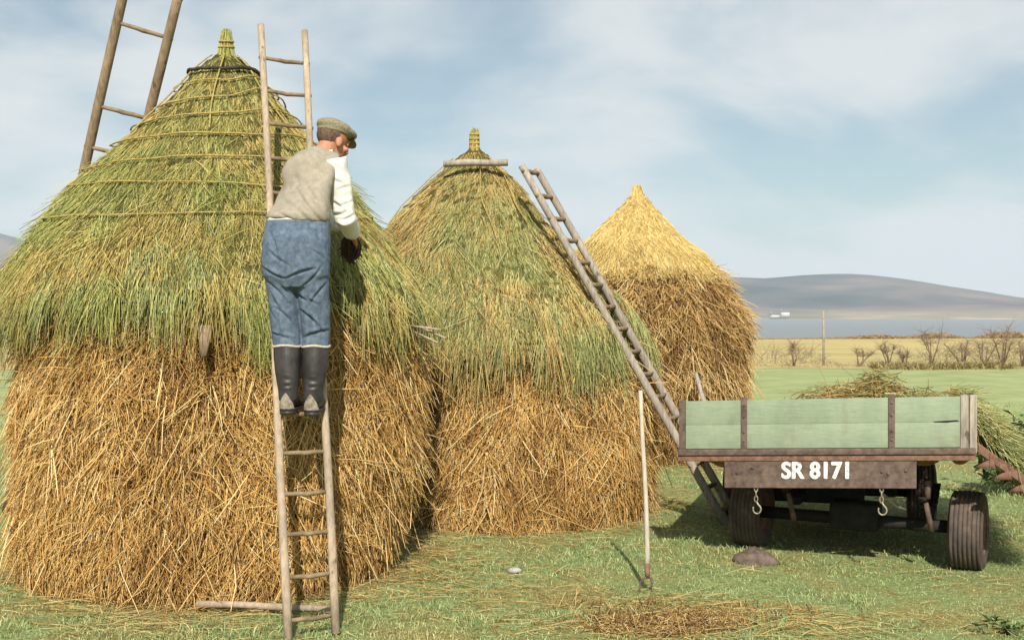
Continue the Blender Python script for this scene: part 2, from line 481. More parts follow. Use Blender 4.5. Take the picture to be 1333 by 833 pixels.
gn = Noise(3); gn2 = Noise(4)
xs = nonuni((-3000, -300, 6), (-300, -40, 8), (-40, -6, 10), (-6, 8, 90), (8, 40, 12), (40, 300, 8), (300, 3000, 6))
ys = nonuni((-400, -40, 4), (-40, 4, 6), (4, 14, 70), (14, 40, 20), (40, 76, 10), (76, 120, 10), (120, 260, 8), (260, 420, 3))
X, Y = np.meshgrid(xs, ys)
def ground_z(x, y):
    x = np.asarray(x, dtype=float); y = np.asarray(y, dtype=float)
    P = np.stack([x, y, np.zeros_like(x)], -1)
    near = np.clip((40 - y) / 20, 0, 1)
    z = 0.018 * gn(P, 0.9) * near + 0.012 * gn2(P, 2.6) * near
    e = 76 + 0.012 * x + 6 * np.clip((x - 10) / 30, 0, 1)
    d = np.clip(y - e, 0, None)
    return z - 0.02 * np.clip(d, 0, 10) - 0.0 * d - 14.5 * (1 - np.exp(-(d / 90) ** 2))
Zg = ground_z(X, Y)
tag(Geo().grid(np.stack([X, Y, Zg], -1)).obj('ground', M['ground']), 'short green turf of the stackyard strewn with loose straw', 'ground', kind='structure')

# the meadow and the stubble field behind the trailer
fx = np.linspace(-60, 90, 60); fv = np.linspace(0, 1, 14)
y0 = 16.5 + 0.8 * np.sin(fx * 0.4) + 0.5 * np.sin(fx * 1.3); y1 = 35.6 + 0.25 * np.sin(fx * 0.9) + 0.015 * fx
PX = np.repeat(fx[None], 14, 0); PY = y0[None] * (1 - fv[:, None]) + y1[None] * fv[:, None]
tag(Geo().grid(np.stack([PX, PY, ground_z(PX, PY) + 0.012], -1)).obj('meadow', M['meadow']), 'level green meadow between the stackyard and the yellow stubble', 'field', kind='structure')
y2 = 75 + 0.012 * fx + 6 * np.clip((fx - 10) / 30, 0, 1)
PY = y1[None] * (1 - fv[:, None]) + y2[None] * fv[:, None]
tag(Geo().grid(np.stack([PX, PY, ground_z(PX, PY) + 0.02], -1)).obj('stubble_field', M['stubble']), 'pale yellow stubble field beyond the bare shrubs', 'field', kind='structure')

tag(Geo().grid(np.array([[(-4500, 215, -13.6), (4500, 215, -13.6)], [(-4500, 3300, -13.6), (4500, 3300, -13.6)]], dtype=float)).obj('water', M['water']), 'blue grey lough below the far hills', 'water', kind='structure')

hx = np.linspace(-5200, 5200, 150)
rpx = np.array([-900, -200, 0, 40, 120, 420, 700, 860, 945, 1000, 1040, 1080, 1120, 1160, 1200, 1260, 1330, 1420, 1700])
rpy = np.array([292, 296, 303, 316, 340, 352, 356, 359, 361, 363, 359, 356.5, 357, 362, 370, 381, 391, 388, 372])
DR = 4600.0
ridge = np.interp(hx, (rpx - 666.5) / FPX * DR, CAMZ - (rpy - HORIZ) / FPX * DR)
hv = np.linspace(0, 1, 40)
HX = np.repeat(hx[None], 40, 0)
HY = 2950 + hv[:, None] * 2400 + 60 * np.sin(hx / 400)[None] * (1 - hv[:, None])
prof = np.interp(hv, [0, 0.02, 0.12, 0.3, 0.5, 0.6875, 0.85, 1.0], [0, 0.03, 0.1, 0.3, 0.7, 1.0, 0.9, 0.4])
hn = Noise(11, 14)
nzz = hn(np.stack([HX, HY, 0 * HX], -1), 0.004) * 9 + hn(np.stack([HX, HY, 0 * HX], -1), 0.012) * 3
edge = np.minimum(np.clip(hv / 0.5, 0, 1), np.clip((1 - hv) / 0.15, 0, 1))[:, None]
edge = edge * (1 - 0.75 * np.exp(-((hv - 0.6875) / 0.06) ** 2))[:, None]
HZ = -14 + (ridge[None] + 14) * prof[:, None] + nzz * edge
tag(Geo().grid(np.stack([HX, HY, HZ], -1)).obj('hills', M['hill']), 'long low moorland hills across the lough', 'hills', kind='structure')

# air between here and the hills
hz = NT('air'); hz.t.nodes.remove(hz.b)
pv = hz.n('ShaderNodeVolumePrincipled'); pv.inputs['Density'].default_value = 0.00012; pv.inputs['Color'].default_value = (0.74, 0.86, 1.0, 1)
pv.inputs['Anisotropy'].default_value = 0.0
hz.l(pv.outputs[0], hz.n('ShaderNodeOutputMaterial').inputs['Volume'])
for nd in list(hz.t.nodes):
    if nd.bl_idname == 'ShaderNodeOutputMaterial' and not nd.inputs['Volume'].is_linked: hz.t.nodes.remove(nd)
tag(Geo().box((0, 2600, 160), (11000, 6400, 352)).obj('haze', hz.m, smooth=False), 'thin pale air over the lough', 'haze', kind='stuff')

# far farm on the shore
def cottage(x, y, z, w, d, h, label, rz=0.0):
    r = empty('farmhouse', (x, y, z), label, 'house', rz=rz)
    Geo().box((0, 0, h / 2), (w, d, h)).obj('wall', M['whitewash'], r, False)
    g = Geo(); o = 0.6
    v = [(-w/2-o, -d/2-o, h), (w/2+o, -d/2-o, h), (w/2+o, d/2+o, h), (-w/2-o, d/2+o, h), (-w/2-o, 0, h + d*0.45), (w/2+o, 0, h + d*0.45)]
    g.poly(v, [(0, 1, 5, 4), (2, 3, 4, 5), (0, 4, 3), (1, 2, 5), (0, 3, 2, 1)])
    rf = g.obj('roof', M['slate'], r, False)
    Geo().box((-w*0.42, 0, h + d*0.5), (1.6, 1.6, d*0.3)).obj('chimney', M['whitewash'], rf, False)
    return r
cottage(718, 3030, -7, 22, 12, 12, 'small white farmhouse on the far shore of the lough, gable of the taller block')
cottage(690, 3026, -9, 24, 11, 7, 'long low white farm building on the far shore beside the taller farmhouse', 0.15)

# ------------------------------------------------------------------ ladders
def rail(G, a, b, r0, r1, wob=0.008, seg=12):
    n = 14
    t = np.linspace(0, 1, n)[:, None]
    p = a + (b - a) * t
    ph = rng.uniform(0, 6, 3)
    off = np.stack([np.sin(t[:, 0] * 5 + ph[0]), np.sin(t[:, 0] * 4 + ph[1]), 0 * t[:, 0]], 1) * wob
    off *= np.sin(t * np.pi)
    G.tube(p + off, np.linspace(r0, r1, n), seg)

def ladder(label, L0, L1, R0, R1, ts, rr, rungr, group, wood='wood', rungwood='wood_rung', skip=()):
    L0, L1, R0, R1 = map(np.asarray, (L0, L1, R0, R1))
    base = (L0 + R0) / 2
    root = empty('ladder', (base[0], base[1], 0), label, 'ladder', group)
    o = np.array((base[0], base[1], 0))
    for a, b in ((L0, L1), (R0, R1)):
        g = Geo(); rail(g, a - o, b - o, rr, rr * 0.85); g.obj('rail', M[wood], root)
    for k, t in enumerate(ts):
        if k in skip: continue
        a = L0 + (L1 - L0) * t - o; b = R0 + (R1 - R0) * t - o
        d = unit(b - a); j = np.array((0, 0, random.uniform(-.006, .006)))
        g = Geo(); m = (a + b) / 2 + j + np.array((0, 0, -0.004))
        g.tube([a - d * rr * 0.9, a * .6 + b * .4 + j, m, a * .3 + b * .7 + j, b + d * rr * 0.9], [rungr * .8, rungr, rungr * 1.05, rungr, rungr * .8], 8)
        g.obj('rung', M[rungwood], root)
    return root

LG = 'wooden ladders about the stacks'
LL0, LL1 = np.array((-1.185, 6.10, 0.0)), np.array((-1.567, 7.20, 3.53))
LR0, LR1 = np.array((-0.952, 6.22, 0.0)), np.array((-1.315, 7.32, 3.52))
ladder('narrow pole ladder carrying the capped man, its foot on the grass before the nearest stack', LL0, LL1, LR0, LR1,
       [0.027 + 0.0607 * k for k in range(16)], 0.024, 0.0135, LG)
# behind the near stack
a0 = at(8, 667, 10.0); a0[2] = 0; a1 = at(174, -60, 8.7)
ax_ = unit(a1 - a0); rd = unit(np.cross(ax_, np.array((0, 1, 0)))) * 0.41
rd = rd if rd[0] > 0 else -rd
lens_ = np.linalg.norm(a1 - a0)
def s_of_y(py):
    best = min(np.linspace(0, 1, 2000), key=lambda s: abs(HORIZ + FPX * (CAMZ - (a0 + (a1 - a0) * s)[2]) / (a0 + (a1 - a0) * s)[1] - py))
    return best
s1 = s_of_y(30); s3 = s_of_y(139); st = (s1 - s3) / 2
b0 = a0 + rd; b0[2] = 0.0
ladder('heavy timber ladder with a rung missing, standing behind the nearest stack', a0, a1, b0, a1 + rd,
       [s1 - st * k for k in range(12) if s1 - st * k > 0.02] + [s1 + st * 0.95], 0.043, 0.018, LG, 'wood_dark', 'wood_rung', skip=(1,))
# on the right flank of the middle stack
f0 = np.array((1.745, 9.38, 0.0)); f1 = at(679, 216, 9.62)
g0 = np.array((1.89, 9.66, 0.0)); g1 = at(698, 220, 9.88)
ladder('grey ladder lying up the right slope of the middle stack, foot behind the trailer', f0, f1, g0, g1,
       [0.04 + 0.0625 * k for k in range(15)] + [0.985], 0.036, 0.02, LG, 'wood_grey', 'wood_rung')

# ------------------------------------------------------------------ corn stacks
class Stack:
    def __init__(s, c, wall, thatch, off, seed, amp=0.02):
        s.c = np.array(c, dtype=float); s.wall = np.array(wall); s.thatch = np.array(thatch); s.off = np.array(off)
        s.n1 = Noise(seed); s.n2 = Noise(seed + 1, 14); s.amp = amp
        s.cam = math.atan2(-s.c[1], -s.c[0]); s.press = None
    def r(s, prof, th, z):
        r = np.interp(z, prof[:, 0], prof[:, 1])
        Q = np.stack([np.cos(th), np.sin(th), z], -1)
        return r * (1 + s.amp * s.n1(Q, 1.6) + s.amp * 0.7 * s.n2(Q, 5.0))
    def pt(s, prof, th, z):
        r = s.r(prof, th, z)
        ox = np.interp(z, s.off[:, 0], s.off[:, 1]); oy = np.interp(z, s.off[:, 0], s.off[:, 2])
        P = np.stack([ox + r * np.cos(th), oy + r * np.sin(th), z], -1)
        if s.press is not None:             # the thatch gives way under a ladder
            o, ax, nrm, gap, wd = s.press
            q = P - o; sd = q @ nrm; la = np.linalg.norm(q - (q @ ax)[..., None] * ax - sd[..., None] * nrm, axis=-1)
            front = (q @ nrm) > -0.7
            P = P - (np.clip(sd + gap, 0, None) * front * np.exp(-(la / wd) ** 4))[..., None] * nrm
        return P
    def frame(s, prof, th, z):
        e = 0.03
        dr = (np.interp(z + e, prof[:, 0], prof[:, 1]) - np.interp(z - e, prof[:, 0], prof[:, 1])) / (2 * e)
        rad = np.stack([np.cos(th), np.sin(th), 0 * th], -1); zz = np.array((0, 0, 1.0))
        dn = unit(-dr[..., None] * rad - zz); out = unit(rad - dr[..., None] * zz)
        lat = np.stack([-np.sin(th), np.cos(th), 0 * th], -1)
        return dn, out, lat
    def core(s, G, prof, z0, z1, nz=50, nt=96, mi=0, inset=0.03):
        th = np.linspace(0, 2 * np.pi, nt, endpoint=False)
        zs = np.linspace(z0, z1, nz)
        T, Z = np.meshgrid(th, zs)
        P = s.pt(prof, T, Z)
        dn, out, lat = s.frame(prof, T, Z)
        k = np.random.default_rng(5).normal(size=T.shape)[..., None] * 0.008
        G.grid(P - out * (inset + k), mi, wrap=True)
    def sample(s, prof, n, z0, z1, front=0.94, span=1.95):
        z = np.empty(0)
        zz = np.linspace(z0, z1, 200)
        rr = np.interp(zz, prof[:, 0], prof[:, 1]); ds = np.sqrt(1 + np.gradient(rr, zz) ** 2)
        c = np.cumsum(rr * ds); c /= c[-1]
        z = np.interp(rng.uniform(0, 1, n), c, zz)
        th = s.cam + rng.uniform(-span, span, n)
        back = rng.uniform(0, 1, n) > front
        th[back] = rng.uniform(0, 2 * np.pi, back.sum())
        return th, z


def clumped(st, prof, n, ncl, z0, z1, sd, frac):
    th, z = st.sample(prof, n, z0, z1)
    cth, cz = st.sample(prof, ncl, z0, z1)
    idx = rng.integers(0, ncl, n)
    inc = rng.uniform(0, 1, n) < frac
    rr = np.interp(cz, prof[:, 0], prof[:, 1])
    th = np.where(inc, cth[idx] + rng.normal(0, sd, n) / np.maximum(rr[idx], .15), th)
    z = np.where(inc, cz[idx] + rng.normal(0, sd * 1.3, n), z)
    z = np.clip(z, z0, z1)
    return th, z, idx, inc


def wall_straw(st, G, n, ncl, z0, z1, Lr, Wr, tilt=0.32, latn=0.22, mi=0, prof=None, cross=0.14, sd=0.055, droop=0.15):
    prof = st.wall if prof is None else prof
    th, z, idx, inc = clumped(st, prof, n, ncl, z0, z1, sd, 0.8)
    P = st.pt(prof, th, z); dn, out, lat = st.frame(prof, th, z)
    ca = rng.normal(0, latn, ncl); ct = rng.normal(0, 0.12, ncl)
    fld = st.n1(P, 2.2) * 0.18
    a = np.where(inc, ca[idx], rng.normal(0, latn * 1.3, n)) + fld + rng.normal(0, 0.13, n)
    cr_ = rng.uniform(0, 1, n) < cross
    a = np.where(cr_, rng.normal(0, 0.75, n), a)
    tl = tilt + np.where(inc, ct[idx], 0) + rng.normal(0, 0.13, n) + st.n2(P, 1.4) * 0.1
    tl = np.clip(tl, 0.02, 1.2)
    D = dn * (np.cos(tl) * np.cos(a))[:, None] + out * np.sin(tl)[:, None] + lat * (np.cos(tl) * np.sin(a))[:, None]
    L = rng.uniform(*Lr, n) * np.where(cr_, 1.15, 1)
    Wd = rng.uniform(*Wr, n)
    co_ = rng.normal(0, 0.022, ncl)
    P = P - out * (0.035 + 0.03 * rng.uniform(0, 1, n) + np.where(inc, co_[idx], 0))[:, None]
    P = P + out * (cr_ * 0.035)[:, None]
    low = P[:, 2] + D[:, 2] * L < 0.0
    L = np.where(low, np.maximum(0.05, P[:, 2] / np.maximum(-D[:, 2], .05)), L)
    sag = np.zeros((n, 3)); sag[:, 2] = -droop * L * rng.uniform(0.2, 1, n)
    sag += lat * (rng.normal(0, 0.12, n) * L)[:, None]
    stalks(G, P, D, L, Wd, sag, mi)


def thatch_straw(st, G, n, ncl, z0, z1, Lr, Wr, tilt=0.07, latn=0.12, mi=0, mi2=None, zmix=None, swirl=0.0, share=0.85):
    prof = st.thatch
    th, z, idx, inc = clumped(st, prof, n, ncl, z0, z1, 0.06, 0.6)
    P = st.pt(prof, th, z); dn, out, lat = st.frame(prof, th, z)
    ca = rng.normal(0, latn, ncl); ct = rng.normal(0, 0.05, ncl)
    a = np.where(inc, ca[idx], rng.normal(0, latn, n)) + st.n1(P, 2.0) * 0.15 + rng.normal(0, 0.1, n) + swirl
    tl = np.clip(tilt + np.where(inc, ct[idx], 0) + rng.normal(0, 0.06, n), -0.05, 0.6)
    D = dn * (np.cos(tl) * np.cos(a))[:, None] + out * np.sin(tl)[:, None] + lat * (np.cos(tl) * np.sin(a))[:, None]
    rr = np.interp(z, prof[:, 0], prof[:, 1])
    L = rng.uniform(*Lr, n) * np.clip(rr / 0.7, 0.35, 1)
    Wd = rng.uniform(*Wr, n)
    P = P - out * (0.025 + 0.02 * rng.uniform(0, 1, n))[:, None]
    sag = np.zeros((n, 3)); sag[:, 2] = -0.18 * L * rng.uniform(0.1, 1, n)
    sag += lat * (rng.normal(0, 0.08, n) * L)[:, None]
    if mi2 is None:
        stalks(G, P, D, L, Wd, sag, mi)
    else:
        zm, zw = zmix
        sel = rng.uniform(0, 1, n) < np.clip((zm + zw - z) / (2 * zw) + 0.35 * st.n2(P, 2.2), 0.0, 1.0) * share
        stalks(G, P[~sel], D[~sel], L[~sel], Wd[~sel], sag[~sel], mi)
        stalks(G, P[sel], D[sel], L[sel], Wd[sel], sag[sel], mi2)


def fringe(st, G, n, zc, zs, Lr, Wr, mi, ncl=150, overlap=0.0):
    """the ragged hanging hem of the thatch"""
    prof = st.thatch
    cth = st.cam + rng.uniform(-2.0, 2.0, ncl); cz = zc + rng.normal(0, zs, ncl); cl = rng.uniform(0.6, 1.25, ncl); ca = rng.normal(0, .2, ncl)
    i = rng.integers(0, ncl, n)
    th = cth[i] + rng.normal(0, 0.035, n); z = cz[i] + rng.normal(0, 0.04, n) + st.n1(np.stack([np.cos(th), np.sin(th), 0 * th], -1), 3) * 0.06
    P = st.pt(prof, th, z); dn, out, lat = st.frame(prof, th, z)
    tl = np.clip(rng.normal(-0.02, 0.16, n), -.3, .5); a = ca[i] + rng.normal(0, 0.15, n)
    D = dn * np.cos(tl)[:, None] + out * np.sin(tl)[:, None] + lat * a[:, None]
    L = rng.uniform(*Lr, n) * cl[i]
    sag = np.zeros((n, 3)); sag[:, 2] = -0.45 * L
    sag -= out * (0.05 * L)[:, None]
    stalks(G, P, D, L, rng.uniform(*Wr, n), sag, mi)


def rope_ring(st, parent, z, tilt, phase, r=0.006, mat='rope', prof=None, span=None, lift=0.002, wob=0.035):
    prof = st.thatch if prof is None else prof
    n = 200
    th = np.linspace(0, 2 * np.pi, n) if span is None else np.linspace(span[0], span[1], n)
    Q = np.stack([np.cos(th), np.sin(th), 0 * th + z], -1)
    zz = z + tilt * np.sin(th - phase) + wob * st.n2(Q, 2.5)
    P = st.pt(prof, th, zz); dn, out, lat = st.frame(prof, th, zz)
    P = P + out * (lift + 0.006 * st.n2(Q, 9.0))[:, None]
    g = Geo(); g.tube(P, r * (1 + 0.2 * np.sin(np.arange(n) * 1.9) + 0.2 * st.n1(P, 6.0)), 7, caps=span is not None)
    return g.obj('rope', M[mat], parent)


def rope_down(st, parent, th, z0, z1, r=0.008, mat='rope'):
    n = 60
    zz = np.linspace(z0, z1, n); t = th + 0.04 * np.sin(np.linspace(0, 5, n) + th * 7)
    P = st.pt(st.thatch, t, zz); dn, out, lat = st.frame(st.thatch, t, zz)
    g = Geo(); g.tube(P + out * 0.001, r * (1 + 0.12 * np.sin(np.arange(n) * 1.9)), 6)
    return g.obj('rope', M[mat], parent)


def finial(st, parent, zb, zt, r, mat, wraps, taper=0.5):
    g = Geo()
    ox = np.interp(zb, st.off[:, 0], st.off[:, 1]); oy = np.interp(zb, st.off[:, 0], st.off[:, 2])
    n = 500; a = rng.uniform(0, 6.283, n); q = r * np.sqrt(rng.uniform(0.1, 1, n))
    P = np.stack([ox + q * 1.35 * np.cos(a), oy + q * 1.35 * np.sin(a), np.full(n, zb - 0.05)], 1)
    tipz = zt - rng.uniform(0, 0.35, n) * (zt - zb)
    T = np.stack([ox + q * taper * np.cos(a), oy + q * taper * np.sin(a), tipz], 1)
    stalks(g, P, T - P, np.linalg.norm(T - P, axis=1), np.full(n, 0.008), rng.normal(0, .006, (n, 3)))
    f = g.obj('finial', M[mat], parent)
    for z in wraps:
        t = np.linspace(0, 2 * np.pi, 24)
        rr = r * (1.05 - (z - zb) / (zt - zb) * (1 - taper) * 0.7)
        gg = Geo(); gg.tube(np.stack([ox + rr * np.cos(t), oy + rr * np.sin(t), z + 0.006 * np.sin(t)], 1), 0.009, 6, caps=False)
        gg.obj('binding', M['rope'], f)
    return f

SG = 'round corn stacks in the stackyard'
# --- near stack
A = Stack((-2.05, 8.25), [(0, 1.17), (0.25, 1.26), (0.8, 1.34), (1.3, 1.375), (1.6, 1.37), (1.85, 1.33), (2.05, 1.22)],
          [(1.7, 1.51), (1.8, 1.505), (1.92, 1.45), (2.1, 1.345), (2.38, 1.155), (2.65, 0.95), (3.04, 0.59), (3.3, 0.36), (3.45, 0.24), (3.54, 0.14), (3.6, 0.05), (3.64, 0.03)],
          [(0, 0, -0.36), (0.7, 0.01, -0.17), (1.5, 0.02, -0.02), (2.1, -0.07, 0), (2.7, -0.05, 0), (3.2, 0.0, 0), (3.7, 0.01, 0)], 21, 0.022)
ra = empty('corn_stack', (A.c[0], A.c[1], 0), 'largest round straw stack nearest on the left, thatched green and bound with ropes', 'corn stack', SG)
g = Geo(); A.core(g, A.wall, -0.02, 1.95, 40, 110, 0, 0.05)
wall_straw(A, g, 66000, 1700, 0.02, 1.95, (0.06, 0.22), (0.0035, 0.0075), 0.34, 0.34, 1, cross=0.24)
wall_straw(A, g, 700, 250, 0.1, 1.75, (0.18, 0.4), (0.007, 0.0115), 0.36, 0.4, 2, cross=0.45)
g.obj('straw_wall', [M['straw_core'], M['straw'], M['bright_straw']], ra)
g = Geo(); A.core(g, A.thatch, 1.8, 3.6, 60, 110, 0, 0.03)
# underside of the eaves
th = np.linspace(0, 2 * np.pi, 110, endpoint=False)
pe = A.pt(A.thatch, th, np.full(110, 1.8)) - A.frame(A.thatch, th, np.full(110, 1.8))[1] * 0.03
g.grid(np.stack([pe * [0.86, 0.86, 1] + [0, 0, 0.06], pe]), 0, wrap=True)
thatch_straw(A, g, 60000, 1600, 1.97, 3.58, (0.09, 0.28), (0.0028, 0.0055), 0.045, 0.22, 1, 2, (2.5, 0.9), share=0.5)
thatch_straw(A, g, 1300, 100, 1.85, 2.8, (0.15, 0.35), (0.004, 0.007), 0.25, 0.6, 1)
fringe(A, g, 3000, 1.97, 0.11, (0.08, 0.26), (0.003, 0.006), 2, 90)
fringe(A, g, 5500, 1.99, 0.13, (0.08, 0.27), (0.003, 0.006), 1, 120)
g.obj('thatch', [M['thatch_core'], M['thatch_a'], M['rush']], ra)
for i, (z, tl, ph) in enumerate([(3.33, 0.025, 2.2), (3.22, 0.03, 5.6), (3.08, 0.03, 5.9), (2.93, 0.04, 0.2), (2.76, 0.05, 5.8), (2.59, 0.05, 0.4), (2.40, 0.06, 5.9)]):
    rope_ring(A, ra, z, tl, ph)
tag(rope_ring(A, ra, 3.44, 0.012, 0.5, 0.014, 'dark_rope', lift=0.006, wob=0.012), 'dark tarred rope just below the stack top')
for k in (-2.4, -1.1, -0.15, 0.75, 1.9):
    rope_down(A, ra, A.cam + k, 3.56, 2.95, 0.006)
finial(A, ra, 3.58, 3.76, 0.055, 'thatch_a', [3.63, 3.67], 0.45)

# --- middle stack
B = Stack((-0.02, 10.25), [(0, 1.03), (0.25, 1.1), (0.8, 1.16), (1.2, 1.18), (1.5, 1.14), (1.75, 1.0)],
          [(1.45, 1.34), (1.55, 1.33), (1.7, 1.28), (1.85, 1.22), (2.26, 0.92), (2.5, 0.74), (2.67, 0.61), (2.93, 0.385), (3.05, 0.25), (3.14, 0.14), (3.2, 0.06), (3.26, 0.03)],
          [(0, 0.08, -0.3), (0.6, 0.09, -0.18), (1.2, 0.1, -0.05), (1.6, -0.08, 0), (2.26, -0.32, 0), (2.67, -0.36, 0), (2.93, -0.32, 0), (3.3, -0.31, 0)], 31, 0.022)
lm = (f0 + g0) / 2; lt_ = (f1 + g1) / 2; lax = unit(lt_ - lm); ln_ = np.cross(lax, unit(g0 - f0)); ln_ = unit(ln_ * (1 if ln_[1] < 0 else -1))
B.press = (lm - np.array((B.c[0], B.c[1], 0)), lax, ln_, 0.11, 0.26)
rb = empty('corn_stack', (B.c[0], B.c[1], 0), 'middle round straw stack with unroped thatch and a pole across its peak', 'corn stack', SG)
g = Geo(); B.core(g, B.wall, -0.02, 1.75, 40, 110, 0, 0.05)
wall_straw(B, g, 46000, 1200, 0.02, 1.68, (0.07, 0.25), (0.004, 0.008), 0.36, 0.3, 1, cross=0.18)
wall_straw(B, g, 600, 200, 0.1, 1.6, (0.2, 0.42), (0.007, 0.012), 0.4, 0.4, 2, cross=0.35)
g.obj('straw_wall', [M['straw_core'], M['straw'], M['bright_straw']], rb)
g = Geo(); B.core(g, B.thatch, 1.5, 3.2, 60, 110, 0, 0.03)
pe = B.pt(B.thatch, th, np.full(110, 1.5)) - B.frame(B.thatch, th, np.full(110, 1.5))[1] * 0.03
g.grid(np.stack([pe * [0.8, 0.8, 1] + [0, 0, 0.06], pe]), 0, wrap=True)
thatch_straw(B, g, 50000, 1200, 1.62, 3.17, (0.1, 0.3), (0.0033, 0.0062), 0.035, 0.24, 1, 2, (2.3, 0.9), share=0.55)
thatch_straw(B, g, 900, 100, 1.65, 2.6, (0.2, 0.4), (0.005, 0.008), 0.22, 0.6, 1)
fringe(B, g, 3200, 1.68, 0.11, (0.14, 0.36), (0.0045, 0.007), 2, 120)
fringe(B, g, 5000, 1.69, 0.13, (0.14, 0.38), (0.0045, 0.007), 1, 120)
g.obj('thatch', [M['thatch_core'], M['thatch_b'], M['rush']], rb)
for k, zb in ((-1.3, 2.5), (0.22, 2.35), (0.75, 2.45), (2.0, 2.5)):
    rope_down(B, rb, B.cam + k, 3.1, zb, 0.005)
finial(B, rb, 3.16, 3.37, 0.04, 'thatch_b', [3.2, 3.24, 3.28, 3.32], 0.75)
g = Geo(); o = B.c
pa, pb = at(577, 214, 9.86), at(661, 212, 9.9)
g.tube([pa, (pa * .6 + pb * .4) + np.array((0, -.01, .008)), (pa * .3 + pb * .7), pb], [0.026, 0.03, 0.028, 0.03], 10)
tag(g.obj('thatching_pole', M['wood_grey']), 'short grey wooden pole tied level across the peak of the middle stack', 'pole')

# --- far stack
C = Stack((1.62, 14.5), [(0, 1.2), (0.6, 1.25), (1.2, 1.25), (1.6, 1.26), (1.8, 1.18), (2.05, 1.05), (2.3, 0.86), (2.5, 0.66)],
          [(2.0, 1.16), (2.2, 1.03), (2.35, 0.92), (2.55, 0.74), (2.75, 0.53), (2.95, 0.35), (3.1, 0.21), (3.2, 0.13), (3.26, 0.075), (3.3, 0.03)],
          [(0, 0.02, 0), (1.7, 0.02, 0), (2.4, -0.02, 0), (2.75, -0.06, 0), (3.3, -0.04, 0)], 41, 0.025)
rc = empty('corn_stack', (C.c[0], C.c[1], 0), 'unthatched golden straw stack farthest back behind the trailer', 'corn stack', SG)
g = Geo(); C.core(g, C.wall, -0.02, 2.45, 40, 96, 0, 0.05)
wall_straw(C, g, 21000, 650, 0.02, 2.3, (0.08, 0.25), (0.006, 0.011), 0.42, 0.7, 1, cross=0.5, sd=0.07, droop=0.3)
wall_straw(C, g, 2600, 55, 0.9, 2.3, (0.15, 0.34), (0.007, 0.012), 0.7, 0.8, 2, cross=0.4, sd=0.07, droop=0.5)
g.obj('straw_wall', [M['straw_core'], M['brown_straw'], M['bright_straw']], rc)
g = Geo(); C.core(g, C.thatch, 2.2, 3.29, 40, 96, 0, 0.03)
thatch_straw(C, g, 15000, 400, 2.36, 3.25, (0.14, 0.34), (0.0055, 0.009), 0.07, 0.35, 1)
g.obj('straw_cap', [M['cap_core'], M['pale_straw']], rc)
finial(C, rc, 3.2, 3.34, 0.085, 'pale_straw', [], 0.6)

for r_, st_ in ((ra, A), (rb, B), (rc, C)):
    pass

# ------------------------------------------------------------------ trailer
TY = R(-17.0)
tr = empty('farm_trailer', (2.037, 7.655, 0), 'flat farm trailer with pale green tailboard and one side let down under hay', 'trailer', rz=TY)
SH = 0.04
def shz(o):
    """the body sits a little out of level on its springs"""
    me = o.data; n = len(me.vertices); v = np.empty(n * 3, np.float32); me.vertices.foreach_get('co', v)
    v = v.reshape(-1, 3); v[:, 2] += v[:, 0] * SH; me.vertices.foreach_set('co', v.reshape(-1)); me.update()
    return o
# tailboard: two planks with a worn gap
g = Geo()
for z0, z1 in ((0.838, 1.0), (1.0006, 1.163)):
    g.box((0, 0, (z0 + z1) / 2), (1.76, 0.032, z1 - z0), bev=0.0015)
tb = shz(g.obj('tailboard', M['green'], tr, False))
g = Geo(); g.poly([(0.72, -0.0175, 1.006), (0.86, -0.0175, 1.013), (0.875, -0.0175, 1.006), (0.8, -0.0175, 0.997), (0.72, -0.0175, 1.0)], [(0, 1, 2, 3, 4)])
shz(g.obj('split', M['chassis'], tb, False))
for x in (-0.485, 0.462):
    g = Geo(); g.box((x, -0.022, 0.975), (0.04, 0.011, 0.42), bev=0.003)
    for z in (0.8, 0.89, 0.95, 1.05, 1.13): g.sphere((x, -0.029, z), (0.009, 0.006, 0.009), 6)
    shz(g.obj('strap', M['iron'], tb))
for x, w in ((-0.903, 0.042), (0.905, 0.05), (0.957, 0.045)):
    g = Geo(); g.box((x, 0.005, 0.985), (w, 0.06, 0.37), bev=0.005); shz(g.obj('corner_post', M['wood_grey'] if x > 0 else M['iron'], tr, False))
g = Geo(); g.box((0.02, -0.005, 0.815), (1.9, 0.09, 0.04), bev=0.005); shz(g.obj('rear_sill', M['iron'], tr, False))
g = Geo(); g.box((0.02, -0.001, 0.774), (1.9, 0.075, 0.038), bev=0.004); shz(g.obj('sill_angle', M['rust'], tr, False))
g = Geo(); g.box((0, -0.018, 0.664), (1.23, 0.03, 0.18), bev=0.005)
for x in (-0.53, -0.43, 0.4, 0.44, 0.55):
    g.sphere((x, -0.036, 0.69 + 0.02 * math.sin(x * 40)), (0.011, 0.008, 0.011), 6)
nb = shz(g.obj('number_board', M['iron'], tr))
nb.data.polygons.foreach_set('use_smooth', np.zeros(len(nb.data.polygons), dtype=bool))
fc = bpy.data.curves.new('lettering', 'FONT'); fc.body = 'SR 8171'; fc.size = 0.152; fc.align_x = 'CENTER'; fc.offset = 0.002; fc.extrude = 0.0015; fc.space_character = 1.02
fo = bpy.data.objects.new('tmp', fc); COL.objects.link(fo)
dg = bpy.context.evaluated_depsgraph_get(); me = bpy.data.meshes.new_from_object(fo.evaluated_get(dg)); bpy.data.objects.remove(fo)
v = np.empty(len(me.vertices) * 3, np.float32); me.vertices.foreach_get('co', v); v = v.reshape(-1, 3)
v = np.stack([v[:, 0] * 0.88 - 0.01, -0.0355 - v[:, 2], v[:, 1] + 0.642], 1); v[:, 2] += v[:, 0] * SH
me.vertices.foreach_set('co', v.reshape(-1).astype(np.float32)); me.update()
